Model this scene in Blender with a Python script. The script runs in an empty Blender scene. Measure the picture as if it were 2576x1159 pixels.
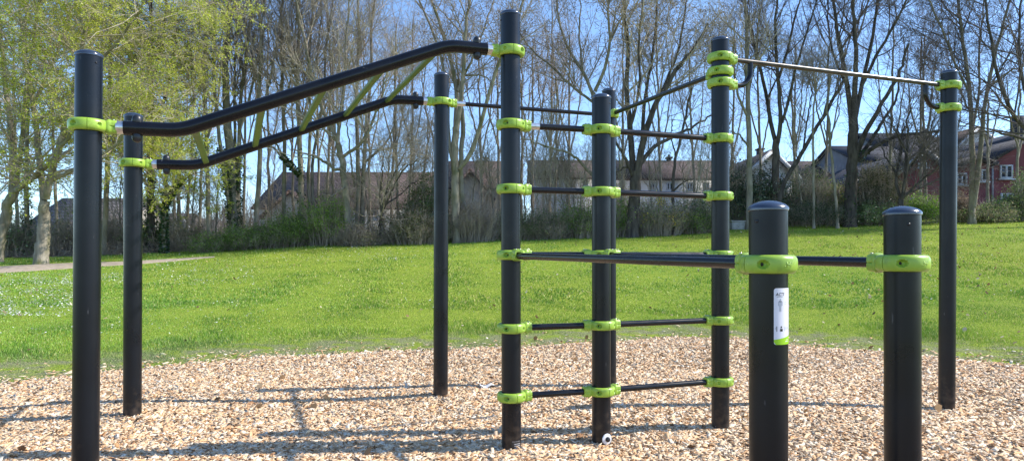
import bpy, math, random
import numpy as np
from mathutils import Vector, Matrix
rng = np.random.default_rng(7)
random.seed(7)
sc = bpy.context.scene
COL = sc.collection
F = 1717.0; CX = 1287.5; HY = 639.0; CH = 1.21        # focal length and horizon in units of a 2575 px wide picture

def P(px, py, Y):
    return np.array([(px-CX)/F*Y, Y, CH+(HY-py)/F*Y])

# ------------------------------------------------------------------ helpers
def link(o, parent=None):
    COL.objects.link(o)
    if parent is not None: o.parent = parent
    return o
def tag(o, label=None, cat=None, group=None, kind=None):
    if label: o['label'] = label
    if cat: o['category'] = cat
    if group: o['group'] = group
    if kind: o['kind'] = kind
    return o
def empty(name, loc=(0, 0, 0), rz=0.0):
    o = bpy.data.objects.new(name, None); o.location = loc; o.rotation_euler = (0, 0, rz)
    o.empty_display_size = .2
    return link(o)
def np_mesh(name, V, Fs, mats, parent=None, col=None, smooth=False, midx=None, attr='col'):
    """V (n,3); Fs: an (m,k) array or a list of such arrays; col: one rgb per face"""
    if not isinstance(Fs, (list, tuple)): Fs = [Fs]
    Fs = [np.asarray(f, dtype=np.int32) for f in Fs if len(f)]
    me = bpy.data.meshes.new(name)
    V = np.asarray(V, dtype=np.float32)
    me.vertices.add(len(V)); me.vertices.foreach_set('co', V.ravel())
    loops = np.concatenate([f.ravel() for f in Fs])
    tot = np.concatenate([np.full(len(f), f.shape[1], dtype=np.int32) for f in Fs])
    st = np.concatenate([[0], np.cumsum(tot)[:-1]]).astype(np.int32)
    me.loops.add(len(loops)); me.loops.foreach_set('vertex_index', loops)
    me.polygons.add(len(tot)); me.polygons.foreach_set('loop_start', st); me.polygons.foreach_set('loop_total', tot)
    if smooth: me.polygons.foreach_set('use_smooth', np.ones(len(tot), dtype=bool))
    if midx is not None: me.polygons.foreach_set('material_index', np.asarray(midx, dtype=np.int32))
    if col is not None:
        a = me.attributes.new(attr, 'FLOAT_COLOR', 'FACE')
        c = np.ones((len(tot), 4), dtype=np.float32); c[:, :3] = col
        a.data.foreach_set('color', c.ravel())
    me.update(calc_edges=True)
    for m in (mats if isinstance(mats, (list, tuple)) else [mats]): me.materials.append(m)
    return link(bpy.data.objects.new(name, me), parent)

def frames(pts):
    """pts (N,K,3) -> two perpendicular unit vectors per point"""
    T = np.empty_like(pts); T[:, 1:-1] = pts[:, 2:]-pts[:, :-2]; T[:, 0] = pts[:, 1]-pts[:, 0]; T[:, -1] = pts[:, -1]-pts[:, -2]
    T /= np.linalg.norm(T, axis=2, keepdims=True)+1e-9
    m = np.abs(pts[:, -1]-pts[:, 0]); ref = np.zeros((len(pts), 3)); ref[np.arange(len(pts)), m.argmin(axis=1)] = 1
    A = np.cross(T, ref[:, None, :]); A /= np.linalg.norm(A, axis=2, keepdims=True)+1e-9
    return T, A, np.cross(T, A)
def tube_arrays(pts, rad, S, off=0, caps=False):
    pts = np.asarray(pts, float); rad = np.asarray(rad, float)
    N, K, _ = pts.shape
    T, A, B = frames(pts)
    an = np.linspace(0, 2*np.pi, S, endpoint=False)
    V = pts[:, :, None, :]+rad[:, :, None, None]*(np.cos(an)[None, None, :, None]*A[:, :, None, :]+np.sin(an)[None, None, :, None]*B[:, :, None, :])
    idx = np.arange(N*K*S).reshape(N, K, S)+off
    a = idx[:, :-1, :]; b = idx[:, 1:, :]
    q = np.stack([a, np.roll(a, -1, axis=2), np.roll(b, -1, axis=2), b], axis=-1).reshape(-1, 4)
    return V.reshape(-1, 3), q
class MB:
    """collects pieces into one mesh"""
    def __init__(s): s.V = []; s.F = {}; s.n = 0; s.M = {}
    def add(s, V, Fs, m=0):
        V = np.asarray(V, float).reshape(-1, 3)
        if not isinstance(Fs, list): Fs = [Fs]
        for f in Fs:
            f = np.asarray(f, int)
            if len(f) == 0: continue
            s.F.setdefault(f.shape[1], []).append(f+s.n); s.M.setdefault(f.shape[1], []).append(np.full(len(f), m))
        s.V.append(V); s.n += len(V)
    def tube(s, pts, rad, S=16, m=0, caps=True):
        pts = np.asarray(pts, float); rad = np.full(len(pts), float(rad)) if np.isscalar(rad) else np.asarray(rad, float)
        V, q = tube_arrays(pts[None], rad[None], S); s.add(V, q, m)
        if caps:
            n = s.n-len(V); K = len(pts)
            s.F.setdefault(S, []).append(np.array([np.arange(S)[::-1]+n, np.arange((K-1)*S, K*S)+n])); s.M.setdefault(S, []).append(np.full(2, m))
    def box(s, c, size, R=None, m=0):
        c = np.asarray(c, float); h = np.asarray(size, float)/2
        v = np.array([[x, y, z] for x in (-1, 1) for y in (-1, 1) for z in (-1, 1)])*h
        if R is not None: v = v@np.asarray(R).T
        s.add(v+c, np.array([[0, 1, 3, 2], [4, 6, 7, 5], [0, 4, 5, 1], [2, 3, 7, 6], [0, 2, 6, 4], [1, 5, 7, 3]]), m)
    def lathe(s, prof, S=32, c=(0, 0, 0), m=0, R=None):
        prof = np.asarray(prof, float); K = len(prof); an = np.linspace(0, 2*np.pi, S, endpoint=False)
        V = np.stack([prof[:, 0, None]*np.cos(an), prof[:, 0, None]*np.sin(an), np.repeat(prof[:, 1, None], S, 1)], -1).reshape(-1, 3)
        if R is not None: V = V@np.asarray(R).T
        idx = np.arange(K*S).reshape(K, S); a = idx[:-1]; b = idx[1:]
        s.add(V+np.asarray(c), np.stack([a, np.roll(a, -1, 1), np.roll(b, -1, 1), b], -1).reshape(-1, 4), m)
    def build(s, name, mats, parent=None, smooth=False, bevel=0, auto=None):
        ks = sorted(s.F); Fs = [np.concatenate(s.F[k]) for k in ks]; M = np.concatenate([np.concatenate(s.M[k]) for k in ks])
        o = np_mesh(name, np.concatenate(s.V), Fs, mats, parent, smooth=smooth, midx=M)
        if auto:
            md = o.data
            bm_sharp(md, auto)
        if bevel:
            b = o.modifiers.new('Bevel', 'BEVEL'); b.width = bevel; b.segments = 2; b.limit_method = 'ANGLE'
        return o
def bm_sharp(me, deg):
    import bmesh
    bm = bmesh.new(); bm.from_mesh(me)
    bmesh.ops.recalc_face_normals(bm, faces=bm.faces)
    for e in bm.edges:
        if len(e.link_faces) == 2 and e.calc_face_angle(0) > math.radians(deg): e.smooth = False
    for f in bm.faces: f.smooth = True
    bm.to_mesh(me); bm.free()
def Rz(a): return np.array([[math.cos(a), -math.sin(a), 0], [math.sin(a), math.cos(a), 0], [0, 0, 1]])

# ------------------------------------------------------------------ materials
def mat(name, base=(.5, .5, .5), rough=.6, metal=0.0, spec=.5):
    m = bpy.data.materials.new(name); m.use_nodes = True
    b = m.node_tree.nodes['Principled BSDF']
    b.inputs['Base Color'].default_value = (*base, 1); b.inputs['Roughness'].default_value = rough
    b.inputs['Metallic'].default_value = metal; b.inputs['Specular IOR Level'].default_value = spec
    return m
def N(m, t, **kw):
    n = m.node_tree.nodes.new(t)
    for k, v in kw.items():
        if k in n.inputs: n.inputs[k].default_value = v
        else: setattr(n, k, v)
    return n
def L(m, a, b): m.node_tree.links.new(a, b)
def ramp(m, src, stops):
    r = N(m, 'ShaderNodeValToRGB'); e = r.color_ramp.elements
    while len(e) < len(stops): e.new(.5)
    for i, (p, c) in enumerate(stops):
        e[i].position = p; e[i].color = (*c, 1) if len(c) == 3 else c
    L(m, src, r.inputs[0]); return r.outputs[0]
def noisy(name, c1, c2, scale, rough=.7, bump=0, bscale=None, metal=0, detail=6, stretch=None, spec=.5, dist=.01):
    m = mat(name, c1, rough, metal, spec); b = m.node_tree.nodes['Principled BSDF']
    tc = N(m, 'ShaderNodeTexCoord'); src = tc.outputs['Object']
    if stretch:
        mp = N(m, 'ShaderNodeMapping'); mp.inputs['Scale'].default_value = stretch; L(m, src, mp.inputs[0]); src = mp.outputs[0]
    n = N(m, 'ShaderNodeTexNoise', Scale=scale, Detail=detail); L(m, src, n.inputs['Vector'])
    L(m, ramp(m, n.outputs[0], [(.35, c1), (.68, c2)]), b.inputs['Base Color'])
    if bump:
        n2 = N(m, 'ShaderNodeTexNoise', Scale=bscale or scale*4, Detail=4); L(m, src, n2.inputs['Vector'])
        bp = N(m, 'ShaderNodeBump', Strength=bump, Distance=dist); L(m, n2.outputs[0], bp.inputs['Height']); L(m, bp.outputs[0], b.inputs['Normal'])
    return m
def leafmat(name, trans=.4, rough=.55, spec=.3):
    """colour per face from the 'col' attribute, partly translucent"""
    m = mat(name, rough=rough, spec=spec); nt = m.node_tree; b = nt.nodes['Principled BSDF']; out = nt.nodes['Material Output']
    a = N(m, 'ShaderNodeAttribute', attribute_name='col'); L(m, a.outputs['Color'], b.inputs['Base Color'])
    if trans:
        t = N(m, 'ShaderNodeBsdfTranslucent'); L(m, a.outputs['Color'], t.inputs[0])
        x = N(m, 'ShaderNodeMixShader'); x.inputs[0].default_value = trans
        L(m, b.outputs[0], x.inputs[1]); L(m, t.outputs[0], x.inputs[2]); L(m, x.outputs[0], out.inputs[0])
    return m

M = {}
def coated(name, c1, c2, rough, bs, bump, scratch=True):
    m = noisy(name, c1, c2, 9, rough, bump=bump, bscale=bs, dist=.0012, spec=.5)
    b = m.node_tree.nodes['Principled BSDF']
    tc = N(m, 'ShaderNodeTexCoord')
    n = N(m, 'ShaderNodeTexNoise', Scale=5.0, Detail=8); L(m, tc.outputs['Object'], n.inputs['Vector'])
    L(m, ramp(m, n.outputs[0], [(.3, (rough-.06,)*3), (.7, (rough+.1,)*3)]), b.inputs['Roughness'])
    if scratch:       # sparse pale scuffs and dust streaks in the coating
        mp = N(m, 'ShaderNodeMapping'); mp.inputs['Scale'].default_value = (1, 1, .3); mp.inputs['Rotation'].default_value = (.3, .2, 0); L(m, tc.outputs['Object'], mp.inputs[0])
        s = N(m, 'ShaderNodeTexNoise', Scale=38.0, Detail=2); L(m, mp.outputs[0], s.inputs['Vector'])
        f = ramp(m, s.outputs[0], [(.74, (0, 0, 0)), (.80, (.35, .35, .35))])
        base = b.inputs['Base Color'].links[0].from_socket
        mx = N(m, 'ShaderNodeMixRGB'); L(m, f, mx.inputs[0]); L(m, base, mx.inputs[1]); mx.inputs[2].default_value = (.16, .16, .17, 1)
        L(m, mx.outputs[0], b.inputs['Base Color'])
    if name.startswith('post'):      # splashed dirt low on the posts
        sx = N(m, 'ShaderNodeSeparateXYZ'); L(m, tc.outputs['Object'], sx.inputs[0])
        mr = N(m, 'ShaderNodeMapRange'); L(m, sx.outputs[2], mr.inputs[0]); mr.inputs[1].default_value = .0; mr.inputs[2].default_value = .55; mr.inputs[3].default_value = .26; mr.inputs[4].default_value = -.3
        sn = N(m, 'ShaderNodeTexNoise', Scale=22.0, Detail=8); L(m, tc.outputs['Object'], sn.inputs['Vector'])
        ad_ = N(m, 'ShaderNodeMath', operation='ADD'); L(m, mr.outputs[0], ad_.inputs[0]); L(m, sn.outputs[0], ad_.inputs[1])
        mx = N(m, 'ShaderNodeMixRGB'); L(m, ramp(m, ad_.outputs[0], [(.58, (0, 0, 0)), (.88, (.42, .42, .42))]), mx.inputs[0]); L(m, b.inputs['Base Color'].links[0].from_socket, mx.inputs[1]); mx.inputs[2].default_value = (.12, .085, .06, 1)
        L(m, mx.outputs[0], b.inputs['Base Color'])
    return m
M['post'] = coated('post_black_powder_coat', (.0032, .0042, .0068), (.0055, .007, .0105), .30, 700, .11)
M['rail'] = coated('rail_black_coat', (.003, .0035, .0055), (.007, .0075, .010), .24, 300, .04)
M['bar'] = coated('bar_black_coat', (.004, .004, .0055), (.008, .008, .010), .22, 300, .04, False)
M['pullbar'] = coated('worn_pull_up_bar', (.045, .040, .036), (.09, .08, .07), .30, 300, .1, False)
M['pullbar'].node_tree.nodes['Principled BSDF'].inputs['Metallic'].default_value = .5
M['cap'] = coated('cap_black_plastic', (.022, .032, .055), (.03, .042, .068), .2, 300, .05, False)  # black plastic; the bluish base colour stands in for reflected sky
for k_, v_ in (('post', .36), ('rail', .33), ('bar', .4), ('cap', 1.0)): M[k_].node_tree.nodes['Principled BSDF'].inputs['Specular IOR Level'].default_value = v_
M['lime'] = noisy('lime_plastic', (.27, .43, .045), (.33, .50, .06), 14, .34, bump=.08, bscale=220, dist=.001)
b_ = M['lime'].node_tree.nodes['Principled BSDF']; tc_ = N(M['lime'], 'ShaderNodeTexCoord'); n_ = N(M['lime'], 'ShaderNodeTexNoise', Scale=26.0, Detail=9); L(M['lime'], tc_.outputs['Object'], n_.inputs['Vector'])
mx_ = N(M['lime'], 'ShaderNodeMixRGB'); L(M['lime'], ramp(M['lime'], n_.outputs[0], [(.56, (0, 0, 0)), (.75, (.5, .5, .5))]), mx_.inputs[0]); L(M['lime'], b_.inputs['Base Color'].links[0].from_socket, mx_.inputs[1]); mx_.inputs[2].default_value = (.11, .17, .03, 1); L(M['lime'], mx_.outputs[0], b_.inputs['Base Color'])
M['rung'] = noisy('lime_painted_rung', (.055, .10, .018), (.085, .145, .026), 20, .4, bump=.1, bscale=150, dist=.001)
M['steel'] = noisy('galvanised_steel', (.55, .55, .55), (.75, .74, .72), 60, .28, metal=.9)
M['boltcap'] = noisy('bolt_cap_plastic', (.012, .014, .018), (.022, .024, .03), 60, .38)
M['dark'] = mat('dark_bolt', (.015, .015, .017), .35)
M['white'] = noisy('white_plastic', (.72, .72, .73), (.82, .82, .82), 30, .4)
M['stickw'] = mat('sticker_white', (.74, .73, .80), .3); M['stickk'] = mat('sticker_ink', (.02, .02, .022), .4)
M['stickg'] = mat('sticker_green', (.33, .62, .02), .3); M['stickb'] = mat('sticker_grey_blue', (.38, .41, .48), .4)
M['platew'] = noisy('plate_print', (.28, .27, .28), (.45, .44, .45), 90, .4); M['leaf'] = leafmat('leaf', .5); M['gloss_leaf'] = leafmat('glossy_leaf', .12, .3, .5); M['grass'] = leafmat('grass_blade', .28, .5, .25)
M['chip'] = leafmat('wood_chip', 0, .75, .2); M['litter'] = leafmat('dead_leaf', .2, .8, .1)
def bark(name, c1, c2, moss=None):
    m = noisy(name, c1, c2, 3.5, .9, bump=.6, bscale=11, stretch=(2.2, 2.2, .5), detail=8, dist=.03, spec=.15)
    if moss:
        b = m.node_tree.nodes['Principled BSDF']; tc = N(m, 'ShaderNodeTexCoord')
        n = N(m, 'ShaderNodeTexNoise', Scale=1.3, Detail=7); L(m, tc.outputs['Object'], n.inputs['Vector'])
        mx = N(m, 'ShaderNodeMixRGB'); L(m, ramp(m, n.outputs[0], [(.52, (0, 0, 0)), (.66, (.8, .8, .8))]), mx.inputs[0])
        L(m, b.inputs['Base Color'].links[0].from_socket, mx.inputs[1]); mx.inputs[2].default_value = (*moss, 1); L(m, mx.outputs[0], b.inputs['Base Color'])
    return m
M['bark_pale'] = bark('bark_pale', (.17, .15, .11), (.36, .32, .25), (.17, .17, .06))
M['bark_mid'] = bark('bark_mid', (.17, .15, .115), (.35, .31, .245), (.12, .12, .05))
M['bark_dark'] = bark('bark_dark', (.045, .038, .034), (.13, .11, .092))  # dark tone puts the shadow side of the right-hand trees into the bark
M['twig_tan'] = noisy('twig_tan', (.32, .27, .20), (.50, .43, .33), 2, .85)
M['twig_brown'] = noisy('twig_brown', (.25, .205, .165), (.42, .355, .29), 2, .85)
M['twig_dark'] = noisy('twig_dark', (.08, .062, .06), (.18, .145, .135), 2, .85)
M['twig_far'] = noisy('twig_far', (.16, .13, .12), (.24, .20, .18), 1, .9)

# ------------------------------------------------------------------ terrain
edge_px = [(-200, 985), (0, 968), (180, 950), (360, 930), (500, 914), (700, 901), (900, 889), (1109, 882), (1283, 878), (1500, 865), (1700, 850), (1850, 853), (2000, 872), (2200, 885), (2358, 901), (2450, 911), (2575, 923), (2800, 945)]
crest_px = [(-300, 652, 25), (0, 648, 25), (250, 643, 25), (450, 634, 25.5), (700, 619, 26), (900, 611, 26.5), (1109, 604, 27), (1283, 599, 27.5), (1500, 590, 28), (1700, 579, 29), (1850, 570, 29.5), (2000, 562, 30), (2200, 557, 30.5), (2358, 552, 31), (2575, 547, 31.5), (2900, 541, 32)]
te = np.array([(x-CX)/F for x, y in edge_px]); Ye = np.array([CH*F/(y-HY) for x, y in edge_px])
tcn = np.array([(x-CX)/F for x, y, d in crest_px]); Ycr = np.array([d for x, y, d in crest_px]); Zcr = np.array([CH+(HY-y)*d/F for x, y, d in crest_px])
def wob(x, y): return .5*np.sin(.9*x+1.3)*np.cos(.7*y+.4)+.3*np.sin(2.1*x-.6*y)+.2*np.cos(1.7*y+.9*x+2)
def terrain(x, y):
    x = np.asarray(x, float); y = np.asarray(y, float)
    t = x/np.maximum(y, 2.0)
    e = np.interp(t, te, Ye); c = np.interp(t, tcn, Ycr); zc = np.interp(t, tcn, Zcr)
    s = (y-e)/(c-e)
    ss = np.clip(s, 0, None)
    up = np.where(ss < .12, ss*ss/.24, ss-.06)/.94                      # soft foot of the slope
    z = zc*np.minimum(up, 1.0)
    over = np.clip(y-c, 0, None)
    z = z-np.minimum(over*over*.01, 40)*np.exp(-over/25)*.5-np.minimum(over, 60)*.01*(over > 0)
    return z+wob(x, y)*(.012+.02*np.clip(s, 0, 1))*np.where(y > 80, 0, 1)
def base_bump(x, y):      # heaped chips round some posts
    x = np.asarray(x, float); y = np.asarray(y, float); z = np.zeros(np.broadcast(x, y).shape)
    for (bx, by, h, r) in bumps: z = z+h*np.exp(-((x-bx)**2+(y-by)**2)/(r*r))
    return z
def hit(px, py, y0=3.0, y1=45.0):
    for Y in np.arange(y0, y1, .05):
        p = P(px, py, Y)
        if p[2] <= terrain(p[0], p[1]): return p
    return P(px, py, y1)

POST = {  # name: (centre px at foot, centre px at top, depth, top y px)
 'A': (213, 224, 3.40, 131), 'B': (332.5, 335.5, 4.90, 285), 'C': (1107.5, 1110.5, 5.63, 184), 'L1': (1286.5, 1283, 4.20, 32),
 'L2': (1512, 1512, 4.38, 243), 'L3': (1811.5, 1811, 4.71, 100), 'E': (1533, 1531.5, 6.17, 226), 'F': (2380, 2386.5, 5.48, 181),
 'G': (1933.5, 1931.5, 2.21, 505), 'H': (2270.5, 2268.5, 2.46, 520)}
POSTZ = {'A': 2.20, 'B': 2.20, 'L2': 2.215, 'G': 1.36, 'H': 1.36, 'L1': 2.685, 'C': 2.685, 'L3': 2.685, 'E': 2.685, 'F': 2.665}
def pxy(k, z=None):
    a, b, Y, yt = POST[k]
    if z is None: x = (a+b)/2
    else: x = a+(b-a)*max(0, min(1.05, z/POSTZ[k]))
    return np.array([(x-CX)/F*Y, Y])
bumps = [(*pxy(k_), .003 if k_ in ('L1', 'L2') else .008, .13) for k_ in POST]+[(pxy('B')[0], 4.9, .028, .45), (pxy('C')[0], 5.63, .025, .5), (pxy('F')[0], 5.48, -.055, .8), (pxy('L2')[0], 4.38, -.015, .35), (pxy('L3')[0], 4.71, -.012, .35), (pxy('L1')[0]+.25, 3.95, .02, .35), (.9, 5.2, .015, .6), (-.9, 5.0, -.012, .7)]

# ground sheet
xs = np.unique(np.concatenate([np.linspace(-400, -40, 16), np.linspace(-40, -16, 20), np.arange(-16, 20.01, .3), np.linspace(20, 45, 20), np.linspace(45, 400, 16)]))
ys = np.unique(np.concatenate([np.linspace(-60, -5, 8), np.linspace(-5, 3, 10), np.arange(3, 36.01, .3), np.linspace(36, 60, 20), np.linspace(60, 600, 20)]))
GX, GY = np.meshgrid(xs, ys, indexing='ij')
GZ = terrain(GX, GY)
nx, ny = GX.shape; idx = np.arange(nx*ny).reshape(nx, ny)
q = np.stack([idx[:-1, :-1], idx[1:, :-1], idx[1:, 1:], idx[:-1, 1:]], -1).reshape(-1, 4)
gm = mat('lawn', rough=.9, spec=.1); b = gm.node_tree.nodes['Principled BSDF']
tc = N(gm, 'ShaderNodeTexCoord')
n1 = N(gm, 'ShaderNodeTexNoise', Scale=.55, Detail=8); n2 = N(gm, 'ShaderNodeTexNoise', Scale=7.0, Detail=6); n3 = N(gm, 'ShaderNodeTexNoise', Scale=45.0, Detail=4)
for n in (n1, n2, n3): L(gm, tc.outputs['Object'], n.inputs['Vector'])
c1 = ramp(gm, n1.outputs[0], [(.35, (.24, .34, .035)), (.65, (.36, .44, .045))])
c2 = ramp(gm, n2.outputs[0], [(.3, (.19, .29, .035)), (.7, (.42, .48, .08))])
mx = N(gm, 'ShaderNodeMixRGB'); mx.inputs[0].default_value = .5; L(gm, c1, mx.inputs[1]); L(gm, c2, mx.inputs[2])
c3 = ramp(gm, n3.outputs[0], [(.3, (.30, .36, .25)), (.62, (1, 1, 1))])
mx2 = N(gm, 'ShaderNodeMixRGB', blend_type='MULTIPLY'); mx2.inputs[0].default_value = .75; L(gm, mx.outputs[0], mx2.inputs[1]); L(gm, c3, mx2.inputs[2])
at = N(gm, 'ShaderNodeAttribute', attribute_name='mask'); sep = N(gm, 'ShaderNodeSeparateColor'); L(gm, at.outputs['Color'], sep.inputs[0])
n4 = N(gm, 'ShaderNodeTexNoise', Scale=3.0, Detail=9); L(gm, tc.outputs['Object'], n4.inputs['Vector'])
def masked(prev, chan, lo, hi, colour_sock, k=1.0):
    ad = N(gm, 'ShaderNodeMath', operation='ADD'); L(gm, sep.outputs[chan], ad.inputs[0]); L(gm, n4.outputs[0], ad.inputs[1])
    f = ramp(gm, ad.outputs[0], [(lo, (0, 0, 0)), (hi, (k, k, k))])
    m_ = N(gm, 'ShaderNodeMixRGB'); L(gm, f, m_.inputs[0]); L(gm, prev, m_.inputs[1]); L(gm, colour_sock, m_.inputs[2]); return m_.outputs[0]
soil = ramp(gm, n3.outputs[0], [(.3, (.15, .15, .09)), (.7, (.32, .30, .20))])
wood = ramp(gm, n3.outputs[0], [(.3, (.03, .024, .018)), (.7, (.10, .075, .055))])
ad = N(gm, 'ShaderNodeMath', operation='MULTIPLY'); L(gm, sep.outputs[0], ad.inputs[0]); ad.inputs[1].default_value = 1
g_ = N(gm, 'ShaderNodeMath', operation='MULTIPLY'); L(gm, sep.outputs[0], g_.inputs[0]); L(gm, n4.outputs[0], g_.inputs[1])
f = ramp(gm, g_.outputs[0], [(.38, (0, 0, 0)), (.56, (.75, .75, .75))])
m_ = N(gm, 'ShaderNodeMixRGB'); L(gm, f, m_.inputs[0]); L(gm, mx2.outputs[0], m_.inputs[1]); L(gm, soil, m_.inputs[2])
f = masked(m_.outputs[0], 1, .95, 1.1, wood)
L(gm, f, b.inputs['Base Color'])
bp = N(gm, 'ShaderNodeBump', Strength=.9, Distance=.05); L(gm, n3.outputs[0], bp.inputs['Height']); L(gm, bp.outputs[0], b.inputs['Normal'])
_E = np.interp(GX/np.maximum(GY, 2), te, Ye); GZ = GZ-np.where((GY < _E-.5) & (GY > -3.4) & (np.abs(GX) < 5.2), .12, 0)
g = np_mesh('ground', np.stack([GX, GY, GZ], -1).reshape(-1, 3), q, gm, smooth=True)
T_ = GX/np.maximum(GY, 2); E_ = np.interp(T_, te, Ye); C_ = np.interp(T_, tcn, Ycr)
mk = np.zeros((nx*ny, 4), dtype=np.float32); mk[:, 3] = 1
mk[:, 0] = np.clip(1.25-np.abs(GY-E_-.7)/1.7, 0, 1).ravel()
mk[:, 1] = np.clip((GY-C_)/.8+.35, 0, 1).ravel()*(GY.ravel() < 60)
a = g.data.attributes.new('mask', 'FLOAT_COLOR', 'POINT'); a.data.foreach_set('color', mk.ravel())
tag(g, kind='structure')

# path
def strip(name, near, far, m, nseg, nw, dz):
    near = np.array(near, float); far = np.array(far, float)
    A_ = np.array([hit(*p) for p in near]); B_ = np.array([hit(*p) for p in far])
    def res(Pp, n):
        d = np.concatenate([[0], np.cumsum(np.linalg.norm(np.diff(Pp[:, :2], axis=0), axis=1))]); u = np.linspace(0, d[-1], n)
        return np.stack([np.interp(u, d, Pp[:, 0]), np.interp(u, d, Pp[:, 1])], -1)
    A_ = res(A_, nseg); B_ = res(B_, nseg); w = np.linspace(0, 1, nw)[None, :, None]
    G = A_[:, None, :]*(1-w)+B_[:, None, :]*w
    j = np.sin(np.arange(nseg)*.9)*.05+np.sin(np.arange(nseg)*2.3)*.03
    G[:, 0, 1] += j; G[:, -1, 1] -= j[::-1]
    z = terrain(G[..., 0], G[..., 1])+dz; z[:, 0] -= dz+.02; z[:, -1] -= dz+.02
    ii = np.arange(nseg*nw).reshape(nseg, nw)
    return np_mesh(name, np.concatenate([G, z[..., None]], -1).reshape(-1, 3), np.stack([ii[:-1, :-1], ii[1:, :-1], ii[1:, 1:], ii[:-1, 1:]], -1).reshape(-1, 4), m, smooth=True), A_, B_
pm = noisy('gravel_path', (.31, .25, .18), (.46, .38, .29), 8, .95, bump=.6, bscale=60)
path, PA, PB = strip('path', [(-420, 716), (-150, 700), (0, 688), (120, 680), (250, 671), (360, 664), (450, 656), (540, 647.5)], [(-420, 690), (-150, 676), (0, 669), (120, 664), (250, 659), (360, 656), (450, 651.5), (540, 646.5)], pm, 90, 8, .03)
tag(path, kind='structure')
def on_path(x, y):
    ya = np.interp(x, PA[:, 0], PA[:, 1], left=99, right=99); yb = np.interp(x, PB[:, 0], PB[:, 1], left=99, right=99)
    return (y > ya-.05) & (y < yb+.05)

# bed of bark under the chips
bed = [np.array([t*y_, y_]) for t, y_ in zip(te, Ye)]
bed = [(-5.6, 4.6), (-6.1, 3.2)][::-1]+[]  # outline goes on behind the camera
out = [(-6.1, 3.0), (-5.7, 4.8)]+[(t*y_, y_) for t, y_ in zip(te[1:-1], Ye[1:-1])]+[(6.6, 5.6), (6.9, 3.0), (6.4, -.5), (4.2, -3.2), (0, -4.3), (-4, -3.2), (-6, 0)]
out = np.array(out)
def inside(x, y, poly):
    r = np.zeros(np.shape(x), bool); n = len(poly)
    for i in range(n):
        (x1, y1), (x2, y2) = poly[i], poly[(i+1) % n]
        c = ((y1 > y) != (y2 > y)) & (x < (x2-x1)*(y-y1)/((y2-y1) if y2 != y1 else 1e-9)+x1); r ^= c
    return r
bx = np.arange(-7, 7.6, .1); by = np.arange(-4.6, 10.4, .1); BX, BY = np.meshgrid(bx, by, indexing='ij')
ins = inside(BX, BY+.06*np.sin(5*BX)+.05*np.sin(11*BX+2), out)
BZ = terrain(BX, BY)+base_bump(BX, BY)+.012
vi = np.arange(BX.size).reshape(BX.shape); keep = ins[:-1, :-1] & ins[1:, :-1] & ins[1:, 1:] & ins[:-1, 1:]
qb = np.stack([vi[:-1, :-1], vi[1:, :-1], vi[1:, 1:], vi[:-1, 1:]], -1)[keep]
bmx = noisy('chip_bed', (.14, .08, .045), (.52, .37, .24), 70, .9, bump=.8, bscale=120, dist=.02)
tag(np_mesh('chip_bed_ground', np.stack([BX, BY, BZ], -1).reshape(-1, 3), qb, bmx, smooth=True), kind='structure')

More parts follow.
